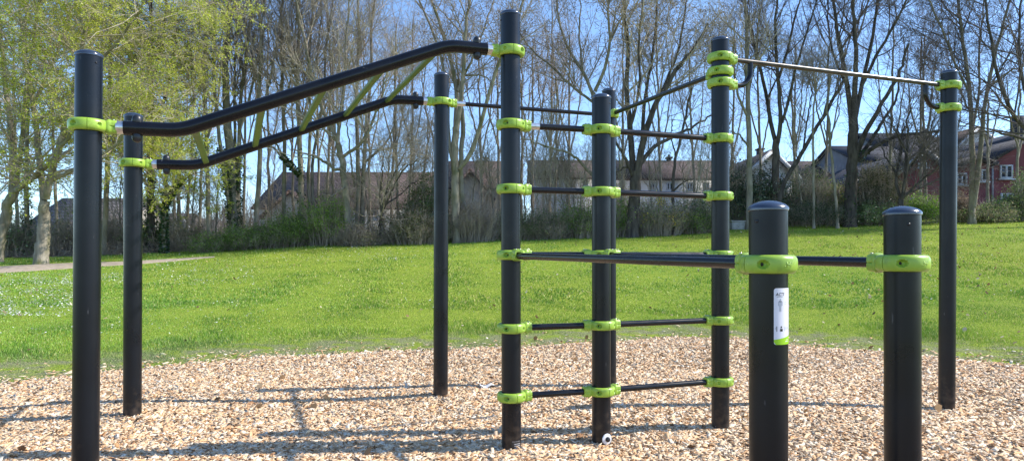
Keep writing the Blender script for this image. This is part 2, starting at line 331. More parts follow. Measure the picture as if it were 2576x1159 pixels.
# wood chips (one mass)
def vnoise(x, y, s, seed=0):
    r = np.random.default_rng(seed); z = 0
    for i in range(5):
        a_ = r.uniform(0, 2*np.pi); w = s*r.uniform(.6, 1.7); z = z+np.sin(w*(x*np.cos(a_)+y*np.sin(a_))+r.uniform(0, 6))
    return z/5
def scatter_bed(n, y0, y1, tmax):
    y = np.sqrt(rng.uniform(y0*y0, y1*y1, n)); x = rng.uniform(-tmax, tmax, n)*y
    k = inside(x, y+.06*np.sin(5*x)+rng.normal(0, .05, n), out); return x[k], y[k]
def chips(x, y, size, zoff):
    n = len(x)
    Ln = np.clip(rng.lognormal(np.log(.0185), .45, n), .006, .045)*size; W = np.minimum(Ln*rng.uniform(.16, .55, n), .013*size); H = rng.uniform(.0010, .0028, n)
    v = np.array([[-1, -1, -1], [1, -1, -1], [1, 1, -1], [-1, 1, -1], [-1, -1, 1], [1, -1, 1], [1, 1, 1], [-1, 1, 1]], float)
    V = np.repeat(v[None], n, 0)*np.stack([Ln, W, H], -1)[:, None, :]
    V[:, :, 0] += rng.normal(0, .25, (n, 8))*Ln[:, None]*.6; V[:, :, 1] += rng.normal(0, .22, (n, 8))*W[:, None]
    az = rng.uniform(0, 2*np.pi, n); tilt = np.abs(rng.normal(0, .27, n)); roll = rng.normal(0, .28, n)
    c, s = np.cos(roll), np.sin(roll); Y1 = V[..., 1]*c[:, None]-V[..., 2]*s[:, None]; Z1 = V[..., 1]*s[:, None]+V[..., 2]*c[:, None]
    c, s = np.cos(tilt), np.sin(tilt); X2 = V[..., 0]*c[:, None]-Z1*s[:, None]; Z2 = V[..., 0]*s[:, None]+Z1*c[:, None]
    c, s = np.cos(az), np.sin(az); X3 = X2*c[:, None]-Y1*s[:, None]; Y3 = X2*s[:, None]+Y1*c[:, None]
    z = terrain(x, y)+base_bump(x, y)+.012+zoff+rng.uniform(0, .014, n)
    V = np.stack([X3+x[:, None], Y3+y[:, None], Z2+z[:, None]], -1).reshape(-1, 3)
    q0 = np.array([[4, 5, 6, 7], [0, 1, 5, 4], [1, 2, 6, 5], [2, 3, 7, 6], [3, 0, 4, 7], [3, 2, 1, 0]])
    q = (np.arange(n)[:, None, None]*8+q0[None]).reshape(-1, 4)
    pal = np.array([(.76, .545, .335), (.84, .66, .455), (.63, .375, .19), (.88, .77, .60), (.73, .48, .27), (.33, .18, .09), (.57, .43, .30)])
    damp = (1-.16*np.clip(vnoise(x, y, 1.6, 41)+.35*vnoise(x, y, 6, 42), 0, 1))[:, None]
    col = pal[rng.choice(7, n, p=[.27, .22, .15, .13, .13, .05, .05])]*rng.uniform(.8, 1.08, (n, 1))*damp
    return V, q, np.repeat(np.clip(col, 0, .95), 6, 0)
x1, y1 = scatter_bed(370000, 3.3, 7.0, 1.12); x2, y2 = scatter_bed(150000, 7.0, 10.2, .98)
x3 = rng.uniform(-6.5, 6.8, 12000); y3 = rng.uniform(-3, 3.3, 12000); k = inside(x3, y3, out); x3 = x3[k]; y3 = y3[k]
# strays on the grass by the edge
t4 = rng.uniform(-.85, .85, 1500); y4 = np.interp(t4, te, Ye)+np.abs(rng.normal(0, .35, 1500)); x4 = t4*y4
X = np.concatenate([x1, x2, x3, x4]); Y = np.concatenate([y1, y2, y3, y4])
sz = np.concatenate([np.full(len(x1), .90), np.full(len(x2), .95), np.full(len(x3), 1.3), np.full(len(x4), .9)])
V, q, col = chips(X, Y, sz, 0)
tag(np_mesh('wood_chips', V, q, M['chip'], col=col), 'loose pale wood chips covering the play area', 'wood chips', kind='stuff')

# ------------------------------------------------------------------ lawn: grass blades, daisies, leaves
def lawn_points(n, y0, y1, tmax=.92, pw=0.0):
    u = rng.uniform(0, 1, n)
    y = y0*(y1/y0)**u if pw == 0 else np.sqrt(y0*y0+u*(y1*y1-y0*y0))
    x = rng.uniform(-tmax, tmax, n)*y
    t = x/y; e = np.interp(t, te, Ye); c = np.interp(t, tcn, Ycr)
    k = (y > e+rng.normal(.08, .1, n)) & (y < c+.6) & ~on_path(x, y); return x[k], y[k]
def blades(n, y0, y1, hmul, wmul):
    x, y = lawn_points(n, y0, y1)
    e = np.interp(x/y, te, Ye)
    d = np.clip((y-e-.25)/1.5, 0, 1)**1.7                       # thin, short grass beside the chips
    pt = 1.3*vnoise(x, y, 2.2, 1)+.8*vnoise(x, y, 7.0, 2)
    k = rng.uniform(0, 1, len(x)) < np.clip(.02+d*.88+pt*.55*(1-d), .02, 1); x = x[k]; y = y[k]; d = d[k]; pt = pt[k]; m = len(x)
    h = rng.uniform(.010, .029, m)*hmul*(.55+.45*d)*(1+.6*np.clip(pt, -.6, 1))*(1+1.1*np.exp(-((y-np.interp(x/y, te, Ye)-1.7)/.5)**2)); w = rng.uniform(.003, .0075, m)*wmul
    az = rng.uniform(0, 2*np.pi, m); le = rng.uniform(.1, .9, m)*h; la = rng.uniform(0, 2*np.pi, m); z = terrain(x, y)
    dx = np.cos(az)*w; dy = np.sin(az)*w
    v0 = np.stack([x-dx, y-dy, z-.005], -1); v1 = np.stack([x+dx, y+dy, z-.005], -1)
    v2 = np.stack([x+np.cos(la)*le, y+np.sin(la)*le, z+h], -1)
    V = np.stack([v0, v1, v2], 1).reshape(-1, 3)
    c0 = np.array([.325, .47, .062]); c1 = np.array([.15, .29, .035]); c2 = np.array([.60, .58, .22])
    f = np.clip(.42+pt*.62+.5*vnoise(x, y, .75, 61)+rng.normal(0, .25, m), 0, 1)[:, None]; col = c0*(1-f)+c1*f
    f2 = (rng.uniform(0, 1, m) < .16)[:, None]; col = np.where(f2, c2*rng.uniform(.7, 1.1, (m, 1)), col)
    wn = (np.clip(1-d, 0, 1)*np.clip(.75+.6*vnoise(x, y, 1.7, 62), .2, 1))[:, None]*.75; col = col*(1-wn)+np.array([.25, .28, .12])*wn     # worn, dull grass by the chips
    # yellower towards the right, bluer green clover patches
    yl = np.clip(.8*vnoise(x, y, .5, 3)+.25*(x/12), -.5, 1)[:, None]; col = col*(1+yl*np.array([.32, .04, 0]))
    return V, np.arange(m*3).reshape(-1, 3), col
VV = []; QQ = []; CC = []; o_ = 0
for args in ((330000, 6.2, 13, 1.0, 1.0), (230000, 12, 32, 1.35, 2.4)):
    V, q, c = blades(*args); VV.append(V); QQ.append(q+o_); CC.append(c); o_ += len(V)
tag(np_mesh('grass', np.concatenate(VV), np.concatenate(QQ), M['grass'], col=np.concatenate(CC)), 'short bright green grass covering the rising lawn', 'grass', kind='stuff')
def flecks(name, x, y, size, cols, up, m, label, cat, flat=.3):
    n = len(x); z = terrain(x, y)+up; az = rng.uniform(0, 2*np.pi, n); s = size*rng.uniform(.6, 1.3, n)
    an = np.arange(6)*np.pi/3; e = rng.uniform(.5, 1, n)
    vx = np.cos(an)[None]*s[:, None]; vy = np.sin(an)[None]*(s*e)[:, None]
    X_ = vx*np.cos(az)[:, None]-vy*np.sin(az)[:, None]; Y_ = vx*np.sin(az)[:, None]+vy*np.cos(az)[:, None]
    Z_ = X_*rng.normal(0, flat, n)[:, None]+Y_*rng.normal(-.15, flat, n)[:, None]+rng.normal(0, .1, (n, 6))*s[:, None]
    V = np.stack([X_+x[:, None], Y_+y[:, None], Z_+z[:, None]], -1).reshape(-1, 3)
    cols = np.array(cols); c = cols[rng.integers(0, len(cols), n)]*rng.uniform(.8, 1.1, (n, 1))
    return tag(np_mesh(name, V, np.arange(n*6).reshape(-1, 6), m, col=np.clip(c, 0, .95)), label, cat, kind='stuff')
dx_, dy_ = [], []
for (a0, b0, a1, b1, n, cl) in ((-100, 700, 200, 800, 1500, 1), (0, 690, 330, 720, 600, 1), (380, 655, 640, 720, 420, 1), (640, 622, 1000, 660, 320, 1), (900, 625, 1280, 655, 120, 1), (0, 760, 700, 850, 130, 0), (600, 640, 1300, 800, 110, 0), (1300, 600, 2575, 760, 150, 0)):
    for i in range(n):
        for _ in range(6):
            px, py = random.uniform(a0, a1), random.uniform(b0, b1)
            if not cl or random.random() < .35 or vnoise(np.array([px*.05]), np.array([py*.12]), 1.2, 5)[0] > .05: break
        dx_.append(px); dy_.append(py)
pts = np.array([hit(px, py, 6, 34) for px, py in zip(dx_, dy_)]); k = ~on_path(pts[:, 0], pts[:, 1])
flecks('daisies', pts[k, 0], pts[k, 1], .015, [(.85, .85, .82)], .045, M['litter'], 'tiny white daisies dotted over the lawn', 'daisies')
x, y = lawn_points(4200, 6.5, 31, pw=1); k = rng.uniform(0, 1, len(x)) < np.clip(.25+x/14, .12, 1); x = x[k]; y = y[k]
lx_, ly_ = scatter_bed(260, 3.6, 9.5, .9); x = np.concatenate([x, lx_]); y = np.concatenate([y, ly_])
flecks('fallen_leaves', x, y, .026, [(.30, .20, .11), (.45, .33, .2), (.16, .10, .06), (.62, .52, .38)], .04, M['litter'], 'scattered dry brown leaves lying on the lawn', 'fallen leaves', .5)

# ------------------------------------------------------------------ the calisthenics rig
rig = empty('calisthenics_rig', (0, 4.2, 0))
tag(rig, 'black exercise frame with lime green clamps, monkey bars and rungs, standing on wood chips', 'climbing frame')
RO = np.array([0, 4.2, 0])
class RB(MB):
    def build(s, name, mats, parent=rig, **k):
        s.V = [v-RO for v in s.V] if parent is rig or parent.get('_rig') or True else s.V
        return MB.build(s, name, mats, parent, **k)
posts = {}
for k, (a_, b_, Y_, yt) in POST.items():
    zt = POSTZ[k]; r = .060
    p0 = np.array([*pxy(k, 0), -.25]); p1 = np.array([*pxy(k, zt), zt])
    m = RB(); m.tube([p0, p1], r, 48, caps=False); po = m.build('post', M['post'], auto=40); posts[k] = po
    c = RB(); c.lathe([(.0595, -.012), (.0632, -.010), (.0638, -.003), (.0625, .001), (.055, .0085), (.042, .0155), (.026, .0205), (.010, .0228), (.0001, .023)], 40, p1)
    c.build('cap', M['cap'], po, auto=50)
    s = RB(); a1 = {'A': -28, 'G': -145, 'L3': -25, 'L2': -35}.get(k, -100 if k in 'BH' else 200)
    d = np.array([math.cos(math.radians(a1)), math.sin(math.radians(a1)), 0]); s.tube([p1-np.array([0, 0, .045])+d*.057, p1-np.array([0, 0, .045])+d*.0622], .0055, 10)
    s.build('screw', M['dark'], po)

PROF = [(.0600, -.024), (.0635, -.0285), (.070, -.0297), (.0765, -.0288), (.0815, -.0262), (.0850, -.0222), (.0871, -.018), (.0880, -.0145), (.0886, -.011), (.0890, -.0075), (.0892, -.004), (.0893, 0)]
PROF = np.array(PROF+[(r_, -z_) for r_, z_ in PROF[-2::-1]])
def clamp(k, z, dirs, logo=False, bolt_side=1):
    """dirs: world angles (rad) of the connectors; the first sets the ring's seams"""
    c = np.array([*pxy(k, z), z]); m = RB(); th = dirs[0]
    ang = np.radians(np.unique(np.concatenate([np.arange(0, 360, 2.5)]+[[s+o for o in (-1.1, -.5, 0, .5, 1.1)] for s in (83, 277)])))
    K = len(PROF); A_, J = np.meshgrid(ang, np.arange(K), indexing='ij')
    R_ = PROF[J, 0].copy(); Z_ = PROF[J, 1].copy()
    def dimple(a0, hw, hh, depth):
        u = ((A_-math.radians(a0)+np.pi) % (2*np.pi)-np.pi)*.088/hw; w = Z_/hh; d = u*u+w*w
        return np.where((d < 1) & (R_ > .08), depth*np.sqrt(np.clip(1-d, 0, 1))**.8, 0)
    dd = dimple(127, .017, .0125, .019)+dimple(233, .017, .0125, .019)
    if len(dirs) == 1: pass
    dd = dd+dimple(47, .009, .0095, .012)+dimple(313, .009, .0095, .012)
    # swoosh relief on the back of the ring
    sw = np.exp(-(((A_-np.pi)*.088-.6*Z_-.012)/.006)**2)*.0012
    gr = np.zeros_like(R_)
    for s in (83, 277): gr += np.where(np.abs(A_-math.radians(s)) < math.radians(.7), .005, 0)*(R_ > .07)
    R_ = R_-dd-gr+sw*(R_ > .083)
    V = np.stack([R_*np.cos(A_+th), R_*np.sin(A_+th), Z_], -1)+c
    n = len(ang); ii = np.arange(n*K).reshape(n, K); jj = np.roll(ii, -1, 0)
    m.add(V, np.stack([ii[:, :-1], jj[:, :-1], jj[:, 1:], ii[:, 1:]], -1).reshape(-1, 4))
    for d_ in dirs:      # connector cups
        S = 40; an = np.linspace(0, 2*np.pi, S, endpoint=False); an = np.unique(np.concatenate([an, [0.022, 2*np.pi-.022, np.pi-.022, np.pi+.022]])); S = len(an)
        secs = [(.070, .030, .024), (.079, .033, .030), (.088, .0345, .0355), (.096, .033, .037), (.102, .0295, .0345), (.108, .0285, .0335), (.122, .0285, .033), (.1265, .027, .0315), (.1268, .018, .018)]
        W = []
        for i, (xx, hw, hh) in enumerate(secs):
            cs, sn = np.cos(an), np.sin(an); pw = .55
            yy = np.sign(cs)*np.abs(cs)**pw*hw; zz = np.sign(sn)*np.abs(sn)**pw*hh
            if i >= 4: 
                g0 = (np.abs(sn) < .012); yy = np.where(g0, yy*.86, yy)
            W.append(np.stack([np.full(S, xx), yy, zz], -1))
        W = np.array(W)@Rz(d_).T+c; nn = len(secs); ii = np.arange(nn*S).reshape(nn, S); a0 = ii[:-1]; b0 = ii[1:]
        m.add(W, np.stack([a0, np.roll(a0, -1, 1), np.roll(b0, -1, 1), b0], -1).reshape(-1, 4))
    o = m.build('clamp', M['lime'], auto=38)
    s = RB()
    for a0 in (127, 233):
        d = Rz(th)@np.array([math.cos(math.radians(a0-6*bolt_side)), math.sin(math.radians(a0-6*bolt_side)), 0]); s.tube([c+d*.066, c+d*.0755], .0062, 8)
    s.build('bolt', M['dark'], o)
    s = RB()
    for d_ in dirs:
        for yy in (-.014, .014):
            q_ = c+Rz(d_)@np.array([.113, yy, .033]); s.tube([q_, q_+np.array([0, 0, .0042])], .0048, 6)
    s.build('screw', M['steel'], o)
    if logo:
        s = RB(); aa = th+math.pi
        for (u, w, su, sw_) in ((-.008, .0, .0026, .016), (.004, .0, .0026, .016), (-.002, 0, .012, .0026), (.010, .006, .004, .0026), (-.014, -.006, .004, .0026)):
            a2 = aa+u/.088; s.box(c+np.array([math.cos(a2)*.0888, math.sin(a2)*.0888, w]), (.0022, su, sw_), Rz(a2))
        s.build('emblem', M['lime'], o)
    return c
def direc(k1, k2, z=1.2):
    a_ = pxy(k1, z); b_ = pxy(k2, z); return math.atan2(b_[1]-a_[1], b_[0]-a_[0])
def barbetween(name, k1, z1, k2, z2, r, m, trim=.118):
    a_ = np.array([*pxy(k1, z1), z1]); b_ = np.array([*pxy(k2, z2), z2]); d = (b_-a_)/np.linalg.norm(b_-a_)
    t = RB(); t.tube([a_+d*trim, b_-d*trim], r, 24); return t.build(name, m, auto=40), a_, b_, d
LZ = [2.003, 1.608, 1.205, .757, .337]
for i, z in enumerate(LZ):
    dd1 = [direc('L1', 'L2')]+([direc('L1', 'G')] if i == 2 else [])
    clamp('L1', z, dd1, bolt_side=1 if i % 2 else -1)
    clamp('L2', z, [direc('L2', 'L3'), direc('L2', 'L1')]+([direc('L2', 'H')] if i == 2 else []))
    clamp('L3', z, [direc('L3', 'L2')], bolt_side=-1 if i % 2 else 1)
    o1, a_, b_, d = barbetween('climbing_rung', 'L1', z, 'L2', z, .0195, M['bar'])
    barbetween('climbing_rung', 'L2', z, 'L3', z, .0195, M['bar'])
    if i == 0:
        s = RB(); s.tube([a_+d*.12, a_+d*.185], .0205, 24); s.build('sleeve', M['steel'], o1, auto=40)
for k1, k2, lg in (('L1', 'G', True), ('L2', 'H', True)):
    clamp(k2, 1.178, [direc(k2, k1)], logo=lg)
    barbetween('dip_bar', k1, 1.2, k2, 1.178, .0195, M['bar'], .105)
clamp('C', 2.46, [direc('C', 'B'), direc('C', 'E')]); clamp('E', 2.465, [direc('E', 'C'), direc('E', 'L3')])
clamp('L3', 2.463, [direc('L3', 'E')]); clamp('L3', 2.560, [direc('L3', 'F')], bolt_side=-1); clamp('F', 2.558, [direc('F', 'L3')])
clamp('L3', 2.385, [direc('L3', 'F')]); clamp('F', 2.378, [direc('F', 'L3')])
o1, a_, b_, d = barbetween('pull_up_bar', 'C', 2.46, 'E', 2.465, .017, M['bar'])
s = RB(); s.tube([a_+d*.12, a_+d*.20], .0205, 24); s.build('sleeve', M['steel'], o1, auto=40)
barbetween('pull_up_bar', 'L3', 2.463, 'E', 2.465, .0175, M['bar'])
o1, a_, b_, d = barbetween('pull_up_bar', 'L3', 2.560, 'F', 2.558, .0165, M['pullbar']); o1['label'] = 'worn shiny grey pull up bar with curved braces'
for k1, k2 in (('L3', 'F'), ('F', 'L3')):
    z0 = 2.385 if k1 == 'L3' else 2.378; c = np.array([*pxy(k1, z0), z0]); d = np.array([math.cos(direc(k1, k2)), math.sin(direc(k1, k2)), 0])
    pts = [c+d*.12]+[c+d*(.15+.105*math.sin(t))+np.array([0, 0, .105*(1-math.cos(t))]) for t in np.linspace(0, math.pi/2, 12)]+[c+d*.255+np.array([0, 0, .165])]
    s = RB(); s.tube(pts, .0185, 20); s.build('brace', M['bar'], auto=40)
# monkey bars
railpts = {}
for k1, k2 in (('A', 'L1'), ('B', 'C')):
    z0, z1 = (1.848, 2.452) if k1 == 'A' else (1.860, 2.46)
    clamp(k1, z0, [direc(k1, k2)], bolt_side=-1)
    if k2 == 'L1': clamp('L1', 2.452, [direc('L1', 'A')], bolt_side=-1)
    a_ = np.array([*pxy(k1, z0), z0]); b_ = np.array([*pxy(k2, z1), z1]); Ln = np.linalg.norm((b_-a_)[:2]); d = (b_-a_); d[2] = 0; d /= np.linalg.norm(d)
    def cor(p, q_, r_, n=9, rad=.07):
        u = (p-q_)/np.linalg.norm(p-q_); v = (r_-q_)/np.linalg.norm(r_-q_)
        s0, s1 = q_+u*rad, q_+v*rad; t = np.linspace(0, 1, n)[:, None]; return list((1-t)**2*s0+2*t*(1-t)*q_+t*t*s1)
    p0 = a_+d*.155; p1 = a_+d*Ln*.185; p1[2] = z0+.004; p2 = a_+d*Ln*.825; p2[2] = z1-.004; p3 = b_-d*.155; p3[2] = z1
    path_ = [p0]+cor(p0, p1, p2)+cor(p1, p2, p3)+[p3]
    r = RB(); r.tube(path_, .0372, 32); ro = r.build('rail', M['rail'], auto=50)
    s = RB(); s.tube([a_+d*.122, a_+d*.158], .0325, 28); s.build('sleeve', M['steel'], ro, auto=40)
    s = RB(); s.tube([b_-d*.158, b_-d*.122], .0325, 28); s.build('sleeve', M['steel'], ro, auto=40)
    dome = [(.022, -.010), (.0245, .002), (.0243, .013), (.021, .0235), (.0145, .031), (.007, .035), (.0001, .036)]
    for q_ in (a_+d*.215, b_-d*.215):
        q_[2] = z0 if abs(q_[0]-a_[0]) < .5 else z1
        for sg in (1, -1):
            s = RB(); s.lathe([(a0, sg*(z_+.036)) for a0, z_ in dome], 24, q_); s.build('bolt_cap', M['boltcap'], ro, auto=60)
    railpts[k1] = (a_, d, Ln, p1, p2)
for s_ in (.212, .362, .51, .657, .80):
    ends = []
    for k1 in ('A', 'B'):
        a_, d, Ln, p1, p2 = railpts[k1]; t = (s_*Ln-np.linalg.norm((p1-a_)[:2]))/np.linalg.norm((p2-p1)[:2]); e = p1+(p2-p1)*np.clip(t, .02, .99); e[:2] = (a_+d*s_*Ln)[:2]; ends.append(e)
    a_, b_ = ends; ax = (b_-a_)/np.linalg.norm(b_-a_); sl = (p2-p1)/np.linalg.norm(p2-p1); sl = sl-ax*np.dot(sl, ax); sl /= np.linalg.norm(sl); up = np.cross(ax, sl)
    R = np.stack([ax, sl, up], 1); s = RB(); s.box((a_+b_)/2, (np.linalg.norm(b_-a_)-.06, .040, .028), R); s.build('rung', M['rung'], bevel=.007)
# sticker on the near post
def cyl(u, v, c, r, a0): a_ = a0+u/r; return (c[0]+r*math.cos(a_), c[1]+r*math.sin(a_), v)
def patch(mb, poly_uv, c, r, a0, m, n=14):
    """poly given as rows: v -> (u0,u1)"""
    V = []; rows = len(poly_uv)
    for v, u0, u1 in poly_uv:
        for i in range(n): V.append(cyl(u0+(u1-u0)*i/(n-1), v, c, r, a0))
    ii = np.arange(rows*n).reshape(rows, n); mb.add(np.array(V), np.stack([ii[:-1, :-1], ii[:-1, 1:], ii[1:, 1:], ii[1:, :-1]], -1).reshape(-1, 4), m)
cG = [*pxy('G', .95)]; a0 = math.radians(-58.6); hw = .0385; zt, zb = 1.103, .925
st = RB(); rr = .0606
rows = []
for v in np.concatenate([zb+.008*(1-np.cos(np.linspace(0, np.pi/2, 6))), np.linspace(zb+.01, zt-.01, 12), zt-.008*(1-np.cos(np.linspace(np.pi/2, 0, 6)))]):
    e = max(0, .008-min(v-zb, zt-v)); ins_ = .008-math.sqrt(max(0, .008**2-e*e)); rows.append((v, -hw+ins_, hw-ins_))
patch(st, rows, cG, rr, a0, 0)
V = []; n = 14                        # green foot with a slanted upper edge
ra = .0609
grow_ = []
for i in range(n):
    u = -hw+2*hw*i/(n-1); e = max(0, .008-(hw-abs(u))); lo = zb+(.008-math.sqrt(max(0, .008**2-e*e))); hi = zb+.016+.013*(i/(n-1))**1.1
    V += [cyl(u, lo, cG, ra, a0), cyl(u, hi, cG, ra, a0)]
ii = np.arange(2*n).reshape(n, 2); st.add(np.array(V), np.stack([ii[:-1, 0], ii[1:, 0], ii[1:, 1], ii[:-1, 1]], -1), 2)
def rect(u0, u1, v0, v1, m=1, r_=.0610): patch(st, [(v0, u0, u1), (v1, u0, u1)], cG, r_, a0, m, 4)
# human outline and tiny glyph rows
for (u0, u1, v0, v1, mm) in ((-.0075, -.0035, 1.070, 1.0765, 3), (-.0095, -.0015, 1.0655, 1.0685, 1), (-.0085, -.0025, 1.050, 1.0655, 3), (-.0118, -.0098, 1.052, 1.0665, 3), (-.0012, .0008, 1.052, 1.0665, 3), (-.0082, -.0060, 1.032, 1.050, 3), (-.0050, -.0028, 1.032, 1.050, 3)):
    rect((u0+.0055)*1.3-.0172, (u1+.0055)*1.3-.0172, 1.030+(v0-1.032)*.89, 1.030+(v1-1.032)*.89, mm)
for (u0, u1, v0, v1, mm) in ((-.0205, .020, .9815, .9822, 3), (-.019, -.0175, .972, .988, 1), (-.0215, -.0205, .977, .985, 3), (-.010, -.003, .972, .980, 1), (-.0085, -.005, .983, .988, 1), (.0035, .0045, .974, .987, 3), (.0095, .0103, .975, .987, 3), (.016, .0178, .977, .985, 3)):
    rect(u0*1.4-.004, u1*1.4-.004, v0-.005, v1-.005, mm)
for (u0, u1, v0, v1, mm) in ((.003, .005, 1.058, 1.061, 3), (.003, .005, 1.051, 1.054, 3), (.012, .0135, 1.058, 1.061, 3), (.004, .020, .9335, .9355, 0), (.008, .023, .939, .9405, 0)):
    rect(u0, u1, v0, v1, mm)
rect(-.030, -.008, 1.0755, 1.0765)
def text_uv(txt, u, v, h, shear=0.0):
    cu = bpy.data.curves.new('lettering', 'FONT'); cu.body = txt; cu.size = h; cu.shear = shear; cu.offset = h*.018
    o = bpy.data.objects.new('lettering', cu); COL.objects.link(o)
    dg = bpy.context.evaluated_depsgraph_get(); me = bpy.data.meshes.new_from_object(o.evaluated_get(dg))
    vs = np.array([(w.co.x+u, w.co.y+v) for w in me.vertices]); fs = [list(p.vertices) for p in me.polygons]
    bpy.data.objects.remove(o); bpy.data.curves.remove(cu); return vs, fs
def add_text(mb, txt, u, v, h, c, r_, a0, m, shear=0.0):
    vs, fs = text_uv(txt, u, v, h, shear)
    if not len(vs): return
    V = np.array([cyl(a_, b_, c, r_, a0) for a_, b_ in vs]); off = mb.n; mb.add(V, np.zeros((0, 3), int))
    for f in fs:
        mb.F.setdefault(len(f), []).append(np.array([f])+off); mb.M.setdefault(len(f), []).append(np.array([m]))
add_text(st, 'ACTI', -.0335, 1.0790, .0135, cG, .0610, a0, 1, .25)
so = st.build('sticker', [M['stickw'], M['stickk'], M['stickg'], M['stickb']], posts['G'])
so['label'] = 'tall white sticker with black lettering and a green foot'
# maker's plate at the foot of the ladder post
pl = RB(); cL = [*pxy('L1', .05)]; a1 = math.radians(-58)
patch(pl, [(.013, -.034, .030), (.078, -.034, .030)], cL, .0606, a1, 1, 10)
for (u0, u1, v0, v1) in ((-.031, .027, .0565, .058), (-.018, .027, .040, .045), (-.018, .002, .029, .034), (.004, .027, .029, .034), (-.018, .002, .016, .022), (.004, .027, .008, .022), (-.018, .002, .004, .010)):
    patch(pl, [(v0+.016, u0, u1), (v1+.016, u0, u1)], cL, .0609, a1, 0, 6)
po_ = pl.build('maker_plate', [M['platew'], M['stickk']], posts['L1']); po_['label'] = 'small black and white plate low on the post'
# white disc with black bolt at the foot of the middle ladder post
ds = RB(); cD = np.array([*pxy('L2', .03), 0]); ad_ = math.radians(-62); dv = np.array([math.cos(ad_), math.sin(ad_), 0]); R = np.stack([np.array([-dv[1], dv[0], 0]), np.array([0, 0, 1.]), dv], 1)
ctr = cD+dv*.061+np.array([0, 0, .040])
ds.lathe([(.0001, -.004), (.034, -.004), (.035, 0), (.033, .004), (.022, .007), (.0001, .007)], 32, ctr, 0, R)
ds.lathe([(.0165, .006), (.0165, .012), (.013, .019), (.006, .022), (.0001, .0225)], 24, ctr, 1, R)
do = ds.build('washer_disc', [M['white'], M['dark']], posts['L2'], auto=40); do['label'] = 'round white washer with a domed black bolt in it'

# a scrap of paper on the chips
ps = P(1226, 987, 6.02); pv = []
sx = np.linspace(-.07, .07, 8); sy = np.linspace(-.03, .03, 4); PX, PY = np.meshgrid(sx, sy, indexing='ij'); PZ = .012*np.sin(PX*60)+.01*np.cos(PY*90+PX*30)
Rr = Rz(.35); vv = np.stack([PX, PY, PZ], -1).reshape(-1, 3)@Rr.T+np.array([ps[0], ps[1], .055]); ii = np.arange(32).reshape(8, 4)
fr = np.stack([ii[:-1, :-1], ii[1:, :-1], ii[1:, 1:], ii[:-1, 1:]], -1).reshape(-1, 4)
o = np_mesh('paper_scrap', vv, fr, M['white'], smooth=True); so_ = o.modifiers.new('Solid', 'SOLIDIFY'); so_.thickness = .001
tag(o, 'crumpled white paper scrap lying on the wood chips', 'litter')

# ------------------------------------------------------------------ trees
def interp_pts(pts, rad, i, t):
    K = pts.shape[1]; f = t*(K-1); a = np.clip(f.astype(int), 0, K-2); w = (f-a)[:, None]
    p = pts[i, a]*(1-w)+pts[i, a+1]*w; r = rad[i, a]*(1-w[:, 0])+rad[i, a+1]*w[:, 0]
    d = pts[i, a+1]-pts[i, a]; d /= np.linalg.norm(d, axis=1, keepdims=True)+1e-9
    return p, r, d
def kids(pts, rad, n, t0, t1, ang, length, K=5, up=.25, wb=.25, rk=.55, rmax=9, rmin=.003, pick=None, decay=.5, flat=0.0):
    """n children over the parent branches, chosen in proportion to pick (default length)"""
    seg = np.linalg.norm(np.diff(pts, axis=1), axis=2).sum(1)
    pr = (seg if pick is None else pick); pr = pr/pr.sum()
    i = rng.choice(len(pts), n, p=pr); t = rng.uniform(0, 1, n)**.85*(t1-t0)+t0
    p, r, d = interp_pts(pts, rad, i, t)
    rnd = rng.normal(size=(n, 3)); rnd[:, 2] *= (1-flat); s = rnd-d*np.sum(rnd*d, 1, keepdims=True); s /= np.linalg.norm(s, axis=1, keepdims=True)+1e-9
    a = np.radians(rng.normal(ang, 12, n))[:, None]; dr = d*np.cos(a)+s*np.sin(a)
    Ln = np.minimum(length*rng.uniform(.5, 1.3, n)*(1-decay*t), seg[i]*1.2)
    P_ = np.empty((n, K, 3)); P_[:, 0] = p
    for k in range(1, K):
        dr = dr+np.array([0, 0, up])/K*1.6+rng.normal(0, wb, (n, 3))/math.sqrt(K); dr /= np.linalg.norm(dr, axis=1, keepdims=True)
        P_[:, k] = P_[:, k-1]+dr*(Ln/(K-1))[:, None]
    r0 = np.clip(np.minimum(r*rk, Ln*.016+.002), rmin, rmax)
    return P_, r0[:, None]*np.linspace(1, .35, K)[None]
def smoothpath(p, K=22):
    p = np.asarray(p, float); d = np.concatenate([[0], np.cumsum(np.linalg.norm(np.diff(p, axis=0), axis=1))]); u = np.linspace(0, d[-1], K)
    q = np.stack([np.interp(u, d, p[:, j]) for j in range(3)], -1)
    for _ in range(2): q[1:-1] = .25*q[:-2]+.5*q[1:-1]+.25*q[2:]
    return q
def leaves_mesh(name, pos, size, cols, m, parent, aspect=.6, droop=0.0):
    n = len(pos); A = rng.normal(size=(n, 3)); A[:, 2] = A[:, 2]*.7-droop; A /= np.linalg.norm(A, axis=1, keepdims=True)
    B = rng.normal(size=(n, 3)); B -= A*np.sum(A*B, 1, keepdims=True); B /= np.linalg.norm(B, axis=1, keepdims=True)
    s = size*rng.uniform(.6, 1.35, (n, 1)); A = A*s; B = B*s*aspect
    V = np.stack([pos-A, pos+B*.9, pos+A, pos-B*.9], 1).reshape(-1, 3)
    return np_mesh(name, V, np.arange(4*n).reshape(-1, 4), m, parent, col=cols)
def colmix(n, pal, p=None, jit=.2):
    pal = np.array(pal, float); return np.clip(pal[rng.choice(len(pal), n, p=p)]*rng.uniform(1-jit, 1+jit, (n, 1)), 0, .9)
